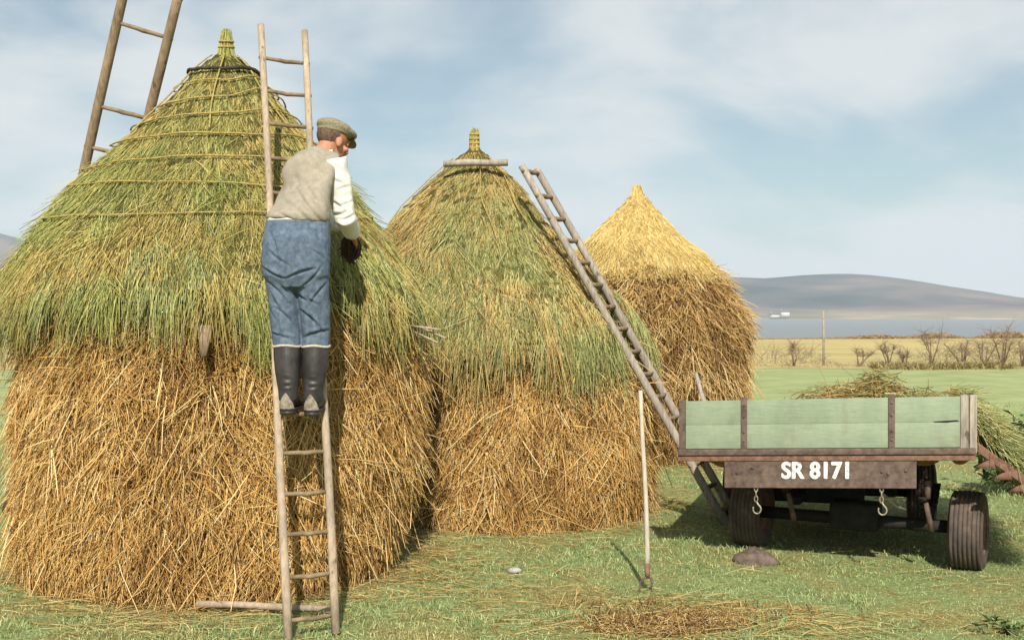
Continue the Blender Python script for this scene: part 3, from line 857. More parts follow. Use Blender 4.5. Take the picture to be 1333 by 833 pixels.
bm = bmesh.new(); bm.from_mesh(me); src = bm.verts[:] + bm.edges[:] + bm.faces[:]
for k_, (dx, dz) in enumerate(((0.004, 0.0), (-0.004, 0.0), (0.0, 0.003), (0.0, -0.003))):       # painted thick with a broad brush
    r_ = bmesh.ops.duplicate(bm, geom=src)
    for e_ in r_['geom']:
        if isinstance(e_, bmesh.types.BMVert): e_.co += Vector((dx, -0.0003 * (k_ + 1), dz))
bm.to_mesh(me); bm.free()
link('registration_lettering', me, M['white_paint'], nb, False)
# hooks on short chains
for x in (-0.405, 0.40):
    z = 0.585 + x * SH
    g = Geo(); t = np.linspace(0, 2 * np.pi, 16)
    for k in range(3):
        c = np.array((x, -0.02, z - 0.018 - k * 0.034))
        u = np.array((1, 0, 0)) if k % 2 == 0 else np.array((0, 1, 0))
        g.tube(c + 0.011 * np.cos(t)[:, None] * u + 0.022 * np.sin(t)[:, None] * np.array((0, 0, 1)), 0.0045, 6, caps=False)
    ch = g.obj('chain', M['steel'], tr)
    g = Geo(); t = np.linspace(0.4, 5.2, 22)
    hk = np.stack([x + 0.006 + 0.026 * np.sin(t), np.full(22, -0.02), z - 0.155 + 0.03 * np.cos(t)], 1)
    hk = np.concatenate([[(x, -0.02, z - 0.1)], hk])
    g.tube(hk, np.linspace(0.007, 0.005, 23), 7); g.obj('hook', M['steel'], ch)
# bed, frame and running gear
g = Geo()
for i in range(7):
    xx = -0.9 + 1.8 * (i + 0.5) / 7
    g.box((xx, 1.45, 0.815), (1.8 / 7 - 0.006, 2.8, 0.035), bev=0.003)
shz(g.obj('bed', M['wood_dark'], tr, False))
for x in (-0.36, 0.36):
    g = Geo(); g.box((x, 1.6, 0.72), (0.07, 3.1, 0.13), bev=0.004); shz(g.obj('chassis_beam', M['chassis'], tr, False))
g = Geo()
for y in (0.35, 0.9, 1.6, 2.4): g.box((0, y, 0.767), (1.7, 0.06, 0.05), bev=0.003)
shz(g.obj('cross_bearer', M['chassis'], tr, False))
WR = 0.268; HT = 0.75
# the front axle stands turned on its turntable
bogie = bpy.data.objects.new('turntable_axle', None); COL.objects.link(bogie); bogie.parent = tr
bogie.location = (0.235, 0.63, 0); bogie.rotation_euler = (0, 0, R(-11))
g = Geo(); g.tube([(-HT, 0, WR), (0, 0, WR), (HT, 0, WR)], 0.045, 10); g.box((0.0, 0, WR + 0.03), (0.34, 0.2, 0.2), bev=0.03)
g.tube([(-0.1, 0.0, 0.62), (-0.1, 0, 0.66)], 0.3, 24)
g.obj('axle', M['chassis'], bogie)
for x in (-0.42, 0.5):
    g = Geo()
    for k in range(4):
        h = 0.36 - k * 0.07; t = np.linspace(-1, 1, 9)
        for i in range(8):
            pa_ = np.array((x, t[i] * h, 0.39 + 0.16 * (t[i] * h / 0.42) ** 2 - k * 0.014)); pb_ = np.array((x, t[i + 1] * h, 0.39 + 0.16 * (t[i + 1] * h / 0.42) ** 2 - k * 0.014))
            d_ = unit(pb_ - pa_); g.box((pa_ + pb_) / 2, (0.05, np.linalg.norm(pb_ - pa_) + .002, 0.011), ax=[(1, 0, 0), d_, np.cross((1, 0, 0), d_)])
    g.obj('leaf_spring', M['chassis'], bogie)
    g = Geo(); g.tube([(x + 0.02, -0.32, 0.47), (x + 0.05, -0.28, 0.28)], [0.016, 0.02], 8); g.tube([(x + 0.03, -0.32, 0.5), (x + 0.03, -0.32, 0.62)], 0.02, 8)
    g.obj('shackle', M['iron'], bogie)
g = Geo(); g.tube([(0.40, 0.2, 0.53), (0.5, 0.28, 0.43), (0.56, 0.33, 0.4)], 0.01, 7); g.tube([(0.36, 0.12, 0.5), (0.56, 0.14, 0.505)], 0.008, 7)
g.obj('brake_rod', M['steel'], tr)
g = Geo(); g.box((-0.08, 1.25, 0.48), (0.75, 0.4, 0.36), bev=0.03); g.obj('shade_box', M['chassis'], tr)  # black box added under the bed to block the view and keep it dark
g = Geo(); g.tube([(0.0, 2.9, 0.66), (0.0, 4.1, 0.55)], 0.05, 8); g.obj('drawbar', M['chassis'], tr)
rear = bpy.data.objects.new('rear_axle', None); COL.objects.link(rear); rear.parent = tr; rear.location = (0.0, 2.1, 0)  # unseen second axle, added with its wheels to darken the space underneath
g = Geo(); g.tube([(-0.72, 0, WR), (0, 0, WR), (0.72, 0, WR)], 0.05, 10); g.box((0.0, -0.1, WR + 0.13), (1.1, 0.3, 0.3), bev=0.03); g.obj('axle', M['chassis'], rear)
for x in (-0.45, 0.45):
    g = Geo(); g.box((x, 0, 0.45), (0.06, 0.8, 0.09), bev=0.01); g.box((x, 0, 0.62), (0.05, 0.1, 0.26), bev=0.01); g.obj('leaf_spring', M['chassis'], rear)
for x in (-0.7, 0.7):
    g = Geo(); g.box((x, 2.9, 0.38), (0.06, 0.06, 0.76), bev=0.004); g.obj('prop_leg', M['chassis'], tr)

def wheel(x, par):
    w = empty('wheel', (x, 0, WR - 0.012), None, None); w.parent = par
    # ribbed tyre: profile of half width against radius, turned about the axle
    prof = [(-0.1, 0.155), (-0.112, 0.2), (-0.105, 0.242), (-0.09, 0.258)]
    ribs = np.linspace(-0.085, 0.085, 7)
    for i, q in enumerate(ribs):
        rr = 0.268 - 0.006 * (q / 0.085) ** 2
        prof += [(q - 0.0105, rr - 0.009), (q - 0.008, rr), (q + 0.008, rr), (q + 0.0105, rr - 0.009)]
    prof += [(0.09, 0.258), (0.105, 0.242), (0.112, 0.2), (0.1, 0.155)]
    a = np.linspace(0, 2 * np.pi, 56, endpoint=False)
    P = np.array([[(px_, rr * math.cos(t), rr * math.sin(t)) for t in a] for px_, rr in prof])
    ty = Geo().grid(P, 0, wrap=True).obj('tyre', M['tyre'], w)
    prof = [(-0.1, 0.16), (-0.085, 0.15), (-0.03, 0.12), (-0.02, 0.05), (-0.05, 0.045), (-0.05, 0.001)]
    rimg = Geo()
    for s_ in (1, -1):
        rimg.grid(np.array([[(px_ * s_, rr * math.cos(t), rr * math.sin(t)) for t in a] for px_, rr in prof]), 0, wrap=True)
        for k in range(5):
            rimg.sphere((s_ * 0.03, 0.08 * math.cos(k * 1.2566), 0.08 * math.sin(k * 1.2566)), (0.012, 0.01, 0.01), 6)
    rimg.obj('rim', M['rust'], w)
    return w
wheel(-HT, bogie); wheel(HT, bogie); wheel(-0.74, rear); wheel(0.74, rear)

# far side board let down
g = Geo()
sd_ = unit(np.array((0.79, 0, -0.61))); sn = np.array((0.61, 0, 0.79)); fy = np.array((0, 1.0, 0))
hinge = np.array((0.985, 0.03, 0.835))
for k in range(2):
    g.box(hinge + sd_ * (0.105 + 0.21 * k) + fy * 1.35, (0.206, 2.7, 0.03), ax=[sd_, fy, sn], bev=0.004)
db = shz(g.obj('side_board', M['green'], tr, False)); db['label'] = 'side board let down outwards with brown end rail'
g = Geo(); g.box(hinge + sd_ * 0.22 - fy * 0.012, (0.48, 0.03, 0.05), ax=[sd_, fy, sn], bev=0.004); shz(g.obj('end_rail', M['rust'], db, False))
for k in range(3):
    c = hinge + sd_ * (0.10 + 0.125 * k) - sn * 0.03 - fy * 0.014
    tri = [c + np.array((-0.085, 0, -0.045)), c + np.array((0.045, 0, -0.045)), c + np.array((0.03, 0, 0.015))]
    g = Geo(); v = [p + fy * d_ for d_ in (-0.02, 0.04) for p in tri]
    g.poly(v, [(0, 1, 2), (5, 4, 3), (0, 3, 4, 1), (1, 4, 5, 2), (2, 5, 3, 0)])
    shz(g.obj('wooden_bracket', M['rust'], db, False))

def w_of(p):
    """trailer-local to world"""
    c, s = math.cos(TY), math.sin(TY); p = np.asarray(p)
    return np.stack([2.037 + p[..., 0] * c - p[..., 1] * s, 7.655 + p[..., 0] * s + p[..., 1] * c, p[..., 2] + p[..., 0] * SH], -1)

# hay lying on the bed and spilling down the side: one heap in local space
def heap(G, lumps, n, Lr, Wr, mi, flat=0.25, core=None, droop=0.3, ymin=None):
    for c, rad in lumps:
        if core is not None: G.sphere(np.array(c) - np.array((0, 0, 0.02)), np.array(rad) * 0.8, 12, mi=core)
    k = rng.integers(0, len(lumps), n)
    c = np.array([l[0] for l in lumps])[k]; rad = np.array([l[1] for l in lumps])[k]
    d = unit(rng.normal(size=(n, 3))); d[:, 2] = np.abs(d[:, 2])
    P = c + d * rad * rng.uniform(0.7, 1.0, n)[:, None]
    D = unit(np.cross(d, rng.normal(size=(n, 3))) + d * rng.normal(0.1, 0.25, n)[:, None])
    D[:, 2] *= flat + 0.4
    D = unit(D)
    L = rng.uniform(*Lr, n)
    if ymin is not None:                    # nothing pokes through the tailboard
        ok = (P[:, 1] - np.abs(D[:, 1]) * L * 0.55 > ymin - 0.05) | (P[:, 2] > 1.2)
        P, D, L = P[ok], D[ok], L[ok]; n = len(P)
    sag = np.zeros((n, 3)); sag[:, 2] = -droop * L * rng.uniform(0, 1, n)
    stalks(G, P - D * (L * 0.5)[:, None], D, L, rng.uniform(*Wr, n), sag, mi)

g = Geo()
lumps = [((0.0, 0.5, 0.88), (0.35, 0.4, 0.28)), ((0.2, 0.45, 0.95), (0.32, 0.35, 0.29)), ((0.38, 0.4, 1.0), (0.22, 0.28, 0.34)), ((0.1, 0.36, 0.98), (0.4, 0.25, 0.27)), ((0.6, 0.36, 0.95), (0.3, 0.25, 0.26)), ((0.3, 0.9, 0.9), (0.5, 0.5, 0.3)),
         ((-0.35, 0.5, 0.87), (0.4, 0.35, 0.25)), ((0.68, 0.35, 0.9), (0.22, 0.25, 0.26)), ((0.9, 0.3, 0.93), (0.14, 0.25, 0.28)), ((0.2, 1.8, 0.85), (0.7, 0.9, 0.22)), ((-0.6, 0.4, 0.86), (0.3, 0.3, 0.24))]
heap(g, lumps, 5200, (0.1, 0.27), (0.004, 0.007), 1, core=0, ymin=0.1)
# a looser arch of green stalks on the crest
n = 420
P = np.array((0.3, 0.28, 1.13)) + rng.normal(0, 1, (n, 3)) * (0.12, 0.06, 0.03)
D = unit(np.stack([rng.normal(0.9, 0.5, n), np.abs(rng.normal(0, 0.4, n)), rng.uniform(0.1, 0.6, n)], 1)); L = rng.uniform(0.15, 0.34, n)
sag = np.zeros((n, 3)); sag[:, 2] = -0.75 * L
stalks(g, P, D, L, rng.uniform(0.004, 0.007, n), sag, 2)
P = np.array((0.25, 0.25, 1.1)) + rng.normal(0, 1, (n, 3)) * (0.12, 0.06, 0.03)
D = unit(np.stack([rng.normal(-0.9, 0.4, n), np.abs(rng.normal(0, 0.3, n)), rng.uniform(-0.1, 0.35, n)], 1)); L = rng.uniform(0.2, 0.45, n)
sag = np.zeros((n, 3)); sag[:, 2] = -0.3 * L
stalks(g, P, D, L, rng.uniform(0.004, 0.007, n), sag, 1)
# spilling over the lowered side
n = 7500
y = rng.uniform(0.0, 1.9, n); s_ = rng.uniform(-0.1, 0.5, n)
P = hinge + sd_ * s_[:, None] + sn * (0.02 + 0.06 * rng.uniform(0, 1, n) * np.clip(1.2 - s_, 0, 1))[:, None] + fy * y[:, None] + np.array((0, 0, 1)) * (0.5 * np.clip(0.3 - s_, 0, 1) * rng.uniform(0.3, 1, n))[:, None]
D = unit(sd_ + rng.normal(0, 0.35, (n, 3)) + sn * 0.05); L = rng.uniform(0.1, 0.28, n)
sag = np.zeros((n, 3)); sag[:, 2] = -0.15 * L
k = rng.uniform(0, 1, n) < 0.3
stalks(g, P[k], D[k], L[k], rng.uniform(0.004, 0.007, k.sum()), sag[k], 1)
stalks(g, P[~k], D[~k], L[~k], rng.uniform(0.004, 0.007, (~k).sum()), sag[~k], 2)
me = g.mesh('hay_load')
v = np.empty(len(me.vertices) * 3, np.float32); me.vertices.foreach_get('co', v); v = v.reshape(-1, 3)
v = w_of(v); me.vertices.foreach_set('co', v.reshape(-1).astype(np.float32)); me.update()
tag(link('hay_load', me, [M['straw_core'], M['hay'], M['rush']]), 'loose brown and green hay heaped on the trailer bed and spilling over its lowered side', 'hay')

# chock at the wheel
g = Geo(); g.sphere((0, 0, 0), (0.135, 0.09, 0.085), 12)
me = g.mesh('wheel_chock'); v = np.empty(len(me.vertices) * 3, np.float32); me.vertices.foreach_get('co', v); v = v.reshape(-1, 3)
v *= (1 + 0.2 * Noise(77)(v * 14) + 0.12 * Noise(78)(v * 38))[:, None]; v[:, 2] *= 1 - 1.8 * v[:, 0]; me.vertices.foreach_set('co', v.reshape(-1)); me.update()
ck = tag(link('wheel_chock', me, M['stone']), 'rough brown stone chocking the trailer wheel', 'stone'); p = at(987, 722, 7.85); ck.location = (p[0], p[1], 0.045)

# ------------------------------------------------------------------ the man on the ladder
def fuse(name, G, voxel, mats, parent=None, smooth=4, folds=(), nz=None, creases=(), melt=None):
    """fuses overlapping forms into one continuous skin, smooths it and presses folds into it"""
    me = G.mesh('tmp'); o = bpy.data.objects.new('tmp', me); COL.objects.link(o)
    if melt:
        m = o.modifiers.new('m', 'REMESH'); m.mode = 'VOXEL'; m.voxel_size = melt[0]
        m = o.modifiers.new('n', 'SMOOTH'); m.factor = 0.5; m.iterations = melt[1]
        m = o.modifiers.new('u', 'SUBSURF'); m.levels = 2; m.render_levels = 2
    m = o.modifiers.new('r', 'REMESH'); m.mode = 'VOXEL'; m.voxel_size = voxel
    if smooth:
        m = o.modifiers.new('s', 'SMOOTH'); m.factor = 0.5; m.iterations = smooth
    d = bpy.context.evaluated_depsgraph_get(); out = bpy.data.meshes.new_from_object(o.evaluated_get(d))
    bpy.data.objects.remove(o); bpy.data.meshes.remove(me)
    n = len(out.vertices); v = np.empty(n * 3, np.float32); out.vertices.foreach_get('co', v); v = v.reshape(-1, 3).astype(float)
    nr = np.empty(n * 3, np.float32); out.vertex_normals.foreach_get('vector', nr); nr = nr.reshape(-1, 3)
    h = np.zeros(n)
    for a, b, w, dep in folds:
        a = np.asarray(a); b = np.asarray(b); ab = b - a
        t = np.clip(((v - a) @ ab) / (ab @ ab), 0, 1)
        dist = np.linalg.norm(v - (a + t[:, None] * ab), axis=1)
        h += -dep * np.exp(-(dist / w) ** 2) + 0.55 * dep * np.exp(-((dist - 2 * w) / w) ** 2)
    if creases:                            # (x0, y0, x1, y1, width, depth): creases of the cloth, on its back
        pxy = np.stack([666.5 + v[:, 0] / v[:, 1] * FPX, HORIZ - (v[:, 2] - CAMZ) / v[:, 1] * FPX], 1)
        facing = np.clip(-(nr * unit(v - (0, 0, CAMZ))).sum(1) * 1.6, 0, 1)
        for x0, y0, x1, y1, w, dep in creases:
            a = np.array((x0, y0), dtype=float); ab = np.array((x1 - x0, y1 - y0), dtype=float)
            tr_ = ((pxy - a) @ ab) / (ab @ ab); t = np.clip(tr_, 0, 1)
            bow = 0.05 * (-1) ** int(x0 + y1) * np.linalg.norm(ab) * np.sin(t * np.pi)
            nrm_ = np.array((-ab[1], ab[0])) / np.linalg.norm(ab)
            q = pxy - (a + t[:, None] * ab + bow[:, None] * nrm_)
            dist = np.linalg.norm(q, axis=1); sgn_ = q @ nrm_
            fade = np.sin(np.clip(t, 0.08, 0.92) * np.pi) ** 0.6
            h += facing * fade * dep * (-np.exp(-(dist / w) ** 2) + 0.7 * np.exp(-((sgn_ + 2.1 * w) / (1.6 * w)) ** 2 - (np.clip(np.abs(tr_ - .5) - .5, 0, None) * np.linalg.norm(ab) / w) ** 2))
    if nz:
        sc, amp, seed = nz; h += amp * Noise(seed, 14)(v, sc)
    v = v + nr * h[:, None]
    out.vertices.foreach_set('co', v.reshape(-1).astype(np.float32)); out.update()
    out.name = name
    return link(name, out, mats, parent)

def ell(c, u, v, m=20, p=2.0):
    a = np.linspace(0, 2 * np.pi, m, endpoint=False)
    ca, sa = np.cos(a), np.sin(a)
    if p != 2.0: ca, sa = np.sign(ca) * np.abs(ca) ** (2 / p), np.sign(sa) * np.abs(sa) ** (2 / p)
    return np.asarray(c) + ca[:, None] * np.asarray(u) + sa[:, None] * np.asarray(v)

cloth = lambda n, a, b, sc=90, bs=0.35: plain(n, a, b, 30, 0.95, bs, 300, bdist=0.002)
M['skin'] = plain('skin', (0.36, 0.15, 0.085), (0.46, 0.215, 0.13), 12, 0.55, 0.2, 120, bdist=0.001)
M['hair'] = plain('hair', (0.07, 0.04, 0.025), (0.16, 0.1, 0.065), 60, 0.7, 0.6, 160)
M['tweed'] = plain('tweed', (0.15, 0.125, 0.075), (0.34, 0.3, 0.2), 110, 0.95, 0.5, 200, bdist=0.002)
M['waistcoat'] = cloth('waistcoat_wool', (0.275, 0.24, 0.185), (0.35, 0.31, 0.245))
M['shirt'] = cloth('shirt_cotton', (0.66, 0.63, 0.58), (0.76, 0.73, 0.68))
M['denim'] = cloth('faded_denim', (0.062, 0.092, 0.138), (0.14, 0.182, 0.24))
M['rubber'] = plain('boot_rubber', (0.022, 0.02, 0.02), (0.055, 0.05, 0.048), 10, 0.42, 0.15, 60)
M['mud'] = plain('dried_mud', (0.15, 0.125, 0.095), (0.36, 0.31, 0.24), 40, 0.95, 0.5, 90)
M['boot_lining'] = plain('boot_lining', (0.4, 0.36, 0.28), (0.55, 0.5, 0.4), 40, 0.9, 0.2, 90)
M['twine'] = plain('dark_twine', (0.03, 0.018, 0.012), (0.1, 0.055, 0.03), 60, 0.9, 0.7, 120)

ex, ey, ezz = np.eye(3)
# joints
ankL, ankR = np.array((-1.248, 6.445, 1.275)), np.array((-1.118, 6.475, 1.265))
kneeL, kneeR = np.array((-1.272, 6.50, 1.62)), np.array((-1.108, 6.52, 1.61))
hipL, hipR = np.array((-1.296, 6.455, 2.02)), np.array((-1.122, 6.44, 2.015))
pel = np.array((-1.207, 6.455, 2.06)); wst = np.array((-1.205, 6.50, 2.235))
rib = np.array((-1.195, 6.60, 2.40)); chest = np.array((-1.17, 6.70, 2.54)); neck0 = np.array((-1.12, 6.79, 2.66))
shL, shR = np.array((-1.262, 6.87, 2.56)), np.array((-1.022, 6.66, 2.585))
rx = unit(shR - shL)                      # across the shoulders
elL, wrL = np.array((-1.21, 7.03, 2.34)), np.array((-1.035, 7.08, 2.26))
elR, wrR = np.array((-0.968, 6.70, 2.285)), np.array((-0.955, 6.925, 2.205))
hf = unit((0.66, 0.68, -0.34)); hr = unit(np.cross(hf, ezz)); hu = np.cross(hr, hf)   # head: forward, right, up
hc = np.array((-1.062, 6.845, 2.745))
HA = np.array([hr, hf, hu])
def hp(r, f, u): return hc + hr * r + hf * f + hu * u

def leg(G, hip, knee, ank, r):
    G.tube([hip, hip * .5 + knee * .5, knee, knee * .55 + ank * .45, ank], r, 14)

g = Geo()
# head with face
g.sphere(hp(0, -0.012, 0.035), (0.076, 0.098, 0.085), 16, HA)
g.sphere(hp(0, 0.02, -0.045), (0.058, 0.072, 0.072), 14, HA)
g.sphere(hp(0, 0.055, -0.088), (0.03, 0.03, 0.026), 10, HA)
g.tube([hp(0, 0.088, 0.025), hp(0, 0.108, -0.012), hp(0, 0.112, -0.028)], [0.011, 0.014, 0.016], 10)
g.sphere(hp(0.014, 0.098, -0.033), 0.011, 8, HA); g.sphere(hp(-0.014, 0.098, -0.033), 0.011, 8, HA)
g.sphere(hp(0, 0.086, 0.038), (0.05, 0.014, 0.012), 10, HA)
g.sphere(hp(0, 0.089, -0.058), (0.026, 0.012, 0.007), 10, HA); g.sphere(hp(0, 0.086, -0.07), (0.024, 0.012, 0.008), 10, HA)
for q in (1, -1):
    g.sphere(hp(q * 0.047, 0.066, -0.022), (0.022, 0.02, 0.018), 10, HA)
    g.sphere(hp(q * 0.03, 0.08, 0.016), 0.0125, 8, HA)
    e_ax = np.array([unit(hr * q * 0.9 - hf * 0.4), unit(hf * 0.9 + hr * q * 0.4), hu])
    g.sphere(hp(q * 0.08, -0.012, -0.012), (0.011, 0.02, 0.033), 10, e_ax)
g.tube([neck0 - ezz * 0.04, neck0, hp(0, -0.03, -0.05), hp(0, -0.02, 0)], [0.075, 0.062, 0.058, 0.06], 14)
# trunk, arms and legs
fwd = unit(np.cross(ezz, rx))
g.loft([ell(pel - ezz * 0.12, ex * 0.13, ey * 0.09), ell(pel, ex * 0.165, ey * 0.11), ell(wst, ex * 0.145, ey * 0.1), ell(rib, rx * 0.15, fwd * 0.1 + ezz * .03),
        ell(chest, rx * 0.165, fwd * 0.1 + ezz * .05), ell(neck0 - ezz * 0.03, rx * 0.1, fwd * 0.06 + ezz * .03)])
for sh, el, wr in ((shL, elL, wrL), (shR, elR, wrR)):
    g.tube([sh, sh * .5 + el * .5, el, el * .55 + wr * .45, wr], [0.055, 0.046, 0.038, 0.036, 0.027], 12)
leg(g, hipL, kneeL, ankL, [0.088, 0.074, 0.054, 0.052, 0.038]); leg(g, hipR, kneeR, ankR, [0.088, 0.074, 0.054, 0.052, 0.038])
for an in (ankL, ankR):
    g.tube([an + np.array((0, -0.03, -0.05)), an + np.array((0, 0.07, -0.055)), an + np.array((0.0, 0.16, -0.06))], [0.033, 0.034, 0.026], 10)

def hand(G, wr, d, palm_n, thumb_side, curl):
    """palm and five separate curled fingers; d along the hand, palm_n out of the palm"""
    d = unit(d); palm_n = unit(palm_n - d * np.dot(palm_n, d)); s = np.cross(d, palm_n) * thumb_side
    c = [wr, wr + d * 0.03, wr + d * 0.07, wr + d * 0.092]
    G.loft([ell(c[0], s * 0.026, palm_n * 0.019, 12), ell(c[1], s * 0.035, palm_n * 0.017, 12), ell(c[2], s * 0.042, palm_n * 0.015, 12), ell(c[3], s * 0.038, palm_n * 0.011, 12)])
    for k, (off, ln) in enumerate(((0.031, 0.078), (0.011, 0.086), (-0.01, 0.08), (-0.03, 0.062))):
        p = wr + d * 0.085 + s * off; dd = unit(d + s * off * 1.6); pts = [p - dd * 0.02, p]
        ang = 0.0
        for seg_, l_ in enumerate((0.45, 0.31, 0.24)):
            ang += curl * (0.75 + 0.1 * k); q = dd * math.cos(ang) + palm_n * math.sin(ang)
            pts.append(pts[-1] + q * ln * l_)
        G.tube(pts, [0.0095, 0.0095, 0.009, 0.0082, 0.0068], 8)
    p = wr + d * 0.03 + s * 0.03
    t1 = p + unit(d * 0.6 + s * 0.8 + palm_n * 0.35) * 0.042; t2 = t1 + unit(d * 0.85 + s * 0.25 + palm_n * 0.6) * 0.034; t3 = t2 + unit(d * 0.8 + palm_n * 0.8 - s * .1) * 0.026
    G.tube([p - d * 0.01 - s * 0.012, p, t1, t2, t3], [0.014, 0.015, 0.0118, 0.0102, 0.0075], 8)
hand(g, wrR, unit((0.03, 0.75, -0.62)), np.array((-0.75, 0.0, -0.5)), 1, 0.55)
hand(g, wrL, unit((0.75, -0.05, -0.5)), np.array((0.1, -0.6, -0.7)), 1, 0.5)
mouth = [(hp(-0.026, 0.09, -0.064), hp(0.026, 0.09, -0.064), 0.004, 0.003)]
pr = fuse('person', g, 0.0055, M['skin'], None, 3, mouth)
tag(pr, 'man in flat cap, waistcoat and rubber boots standing on the ladder facing the stack', 'person')

# hair at the nape, below the cap
g = Geo(); g.sphere(hp(0, -0.02, 0.03), (0.081, 0.096, 0.082), 16, HA)
me = g.mesh('hair'); bm = bmesh.new(); bm.from_mesh(me)
bmesh.ops.delete(bm, geom=[w for w in bm.verts if (np.array(w.co) - hc) @ hf > -0.022 + 0.5 * ((np.array(w.co) - hc) @ hu) or (np.array(w.co) - hc) @ hu < -0.035], context='VERTS')
bm.to_mesh(me); bm.free(); link('hair', me, M['hair'], pr)
# cap: soft crown pulled forward on to a stiff peak
g = Geo()
CA = np.array([hr, unit(hf + hu * 0.05), unit(hu - hf * 0.05)])
g.sphere(hp(0, -0.012, 0.082), (0.097, 0.122, 0.05), 18, CA)
g.sphere(hp(0, 0.03, 0.082), (0.092, 0.105, 0.038), 18, CA)
g.sphere(hp(0, -0.03, 0.07), (0.088, 0.092, 0.055), 18, CA)
g.loft([ell(hp(0, -0.016, 0.028 + 0.02), hr * 0.087, hf * 0.103 + hu * 0.012, 24), ell(hp(0, -0.014, 0.085), hr * 0.09, hf * 0.108, 24)])
cap = fuse('cap', g, 0.005, M['tweed'], pr, 4, [(hp(-0.09, 0.09, 0.06), hp(0.09, 0.09, 0.06), 0.006, 0.004)], (45, 0.0015, 5))
g = Geo()
r_in, r_out = [], []
for thick in (0.004, -0.004):
    row = []
    for q in np.linspace(0, 1, 6):
        a = np.linspace(-1.15, 1.15, 20)
        row.append(np.array([hp(math.sin(t) * (0.082 + 0.008 * q), 0.05 + math.cos(t) * (0.04 + 0.062 * q * math.cos(t * 0.75)), 0.052 - 0.03 * q * math.cos(t) + 0.012 * math.cos(t) + thick) for t in a]))
    (r_in if thick > 0 else r_out).append(np.array(row))
top, bot = r_in[0], r_out[0]
loopP = np.concatenate([top, bot[::-1], top[:1]])
g.grid(loopP); 
g.obj('peak', M['tweed'], cap)

def wp(px, py, D): return at(px, py, D)
# shirt: sleeves and the tail that shows at the waist
g = Geo()
for sh, el, wr, ins in ((shL, elL, wrL, 0), (shR, elR, wrR, 0)):
    m1 = sh * .72 + el * .28; m2 = sh * .35 + el * .65
    mid = unit((sh - el) + (wr - el)); elb = el - mid * 0.012
    g.tube([sh - (el - sh) * 0.12, m1, m2, elb, el * .6 + wr * .4, el * .22 + wr * .78, el * .1 + wr * .9], [0.073, 0.074, 0.068, 0.066, 0.06, 0.052, 0.044], 16)
g.loft([ell(wst - ezz * 0.06, ex * 0.168, ey * 0.122), ell(wst + ezz * 0.03, ex * 0.174, ey * 0.132), ell(rib, rx * 0.14, fwd * 0.09 + ezz * .03), ell(chest, rx * 0.14, fwd * 0.085 + ezz * .05),
        ell(neck0 + ezz * 0.02, rx * 0.072, fwd * 0.07 + ezz * .03)])
sf = [(432, 232, 446, 240, 2.2, 0.006), (440, 248, 456, 243, 2.0, 0.005), (431, 262, 446, 274, 2.0, 0.009), (444, 268, 459, 262, 1.8, 0.007), (433, 280, 450, 277, 2.0, 0.009), (446, 287, 461, 280, 1.8, 0.008), (436, 292, 449, 299, 1.8, 0.007), (449, 250, 453, 270, 2.2, 0.005), (435, 214, 446, 226, 2.4, 0.005)]
fuse('shirt', g, 0.006, M['shirt'], pr, 5, (), (30, 0.0035, 8), sf)
g = Geo(); dW = unit(wrR - elR); cw = elR * .1 + wrR * .9
g.tube([cw - dW * 0.035, cw - dW * .01, cw + dW * 0.02], [0.047, 0.045, 0.04], 16); g.obj('shirt_cuff', M['shirt'], pr)
# waistcoat
g = Geo()
g.loft([ell(wst + np.array((0.0, -0.005, 0.005)), ex * 0.186 - ezz * 0.016, ey * 0.142, 28, 2.3), ell(wst + np.array((0.003, 0.0, 0.06)), unit(ex * .9 + rx * .1) * 0.184, ey * 0.142, 28, 2.3),
        ell(rib + np.array((0, 0, 0.01)), rx * 0.192, fwd * 0.135 + ezz * .05, 28, 2.3), ell(chest, rx * 0.2, fwd * 0.13 + ezz * .07, 28, 2.3),
        ell(chest + (neck0 - chest) * .55 + np.array((0, 0, .005)), rx * 0.186, fwd * 0.11 + ezz * .06, 28, 2.2), ell(neck0 + np.array((0, 0, 0.005)), rx * 0.1, fwd * 0.085 + ezz * .035, 28)])
g.tube([shL + np.array((0.035, -0.03, -0.02)), shL * .72 + shR * .28 + np.array((-.01, -.045, 0.015)), shL * .35 + shR * .65 + np.array((-.01, -.03, 0.025)), shR + np.array((-0.08, 0.01, 0.0))], [0.095, 0.11, 0.108, 0.09], 18)
g.sphere(chest + np.array((-0.005, -0.075, -0.01)), (0.155, 0.07, 0.13), 16)
wf = [(386, 246, 420, 290, 2.4, 0.011), (398, 240, 426, 276, 2.6, 0.009), (370, 262, 404, 291, 2.4, 0.008), (352, 272, 380, 289, 2.2, 0.006), (404, 204, 428, 236, 3, 0.006), (378, 212, 398, 252, 4, 0.004), (360, 240, 376, 268, 3, 0.004)]
wc = fuse('waistcoat', g, 0.007, M['waistcoat'], pr, 5, (), (16, 0.003, 9), wf, (0.02, 9))
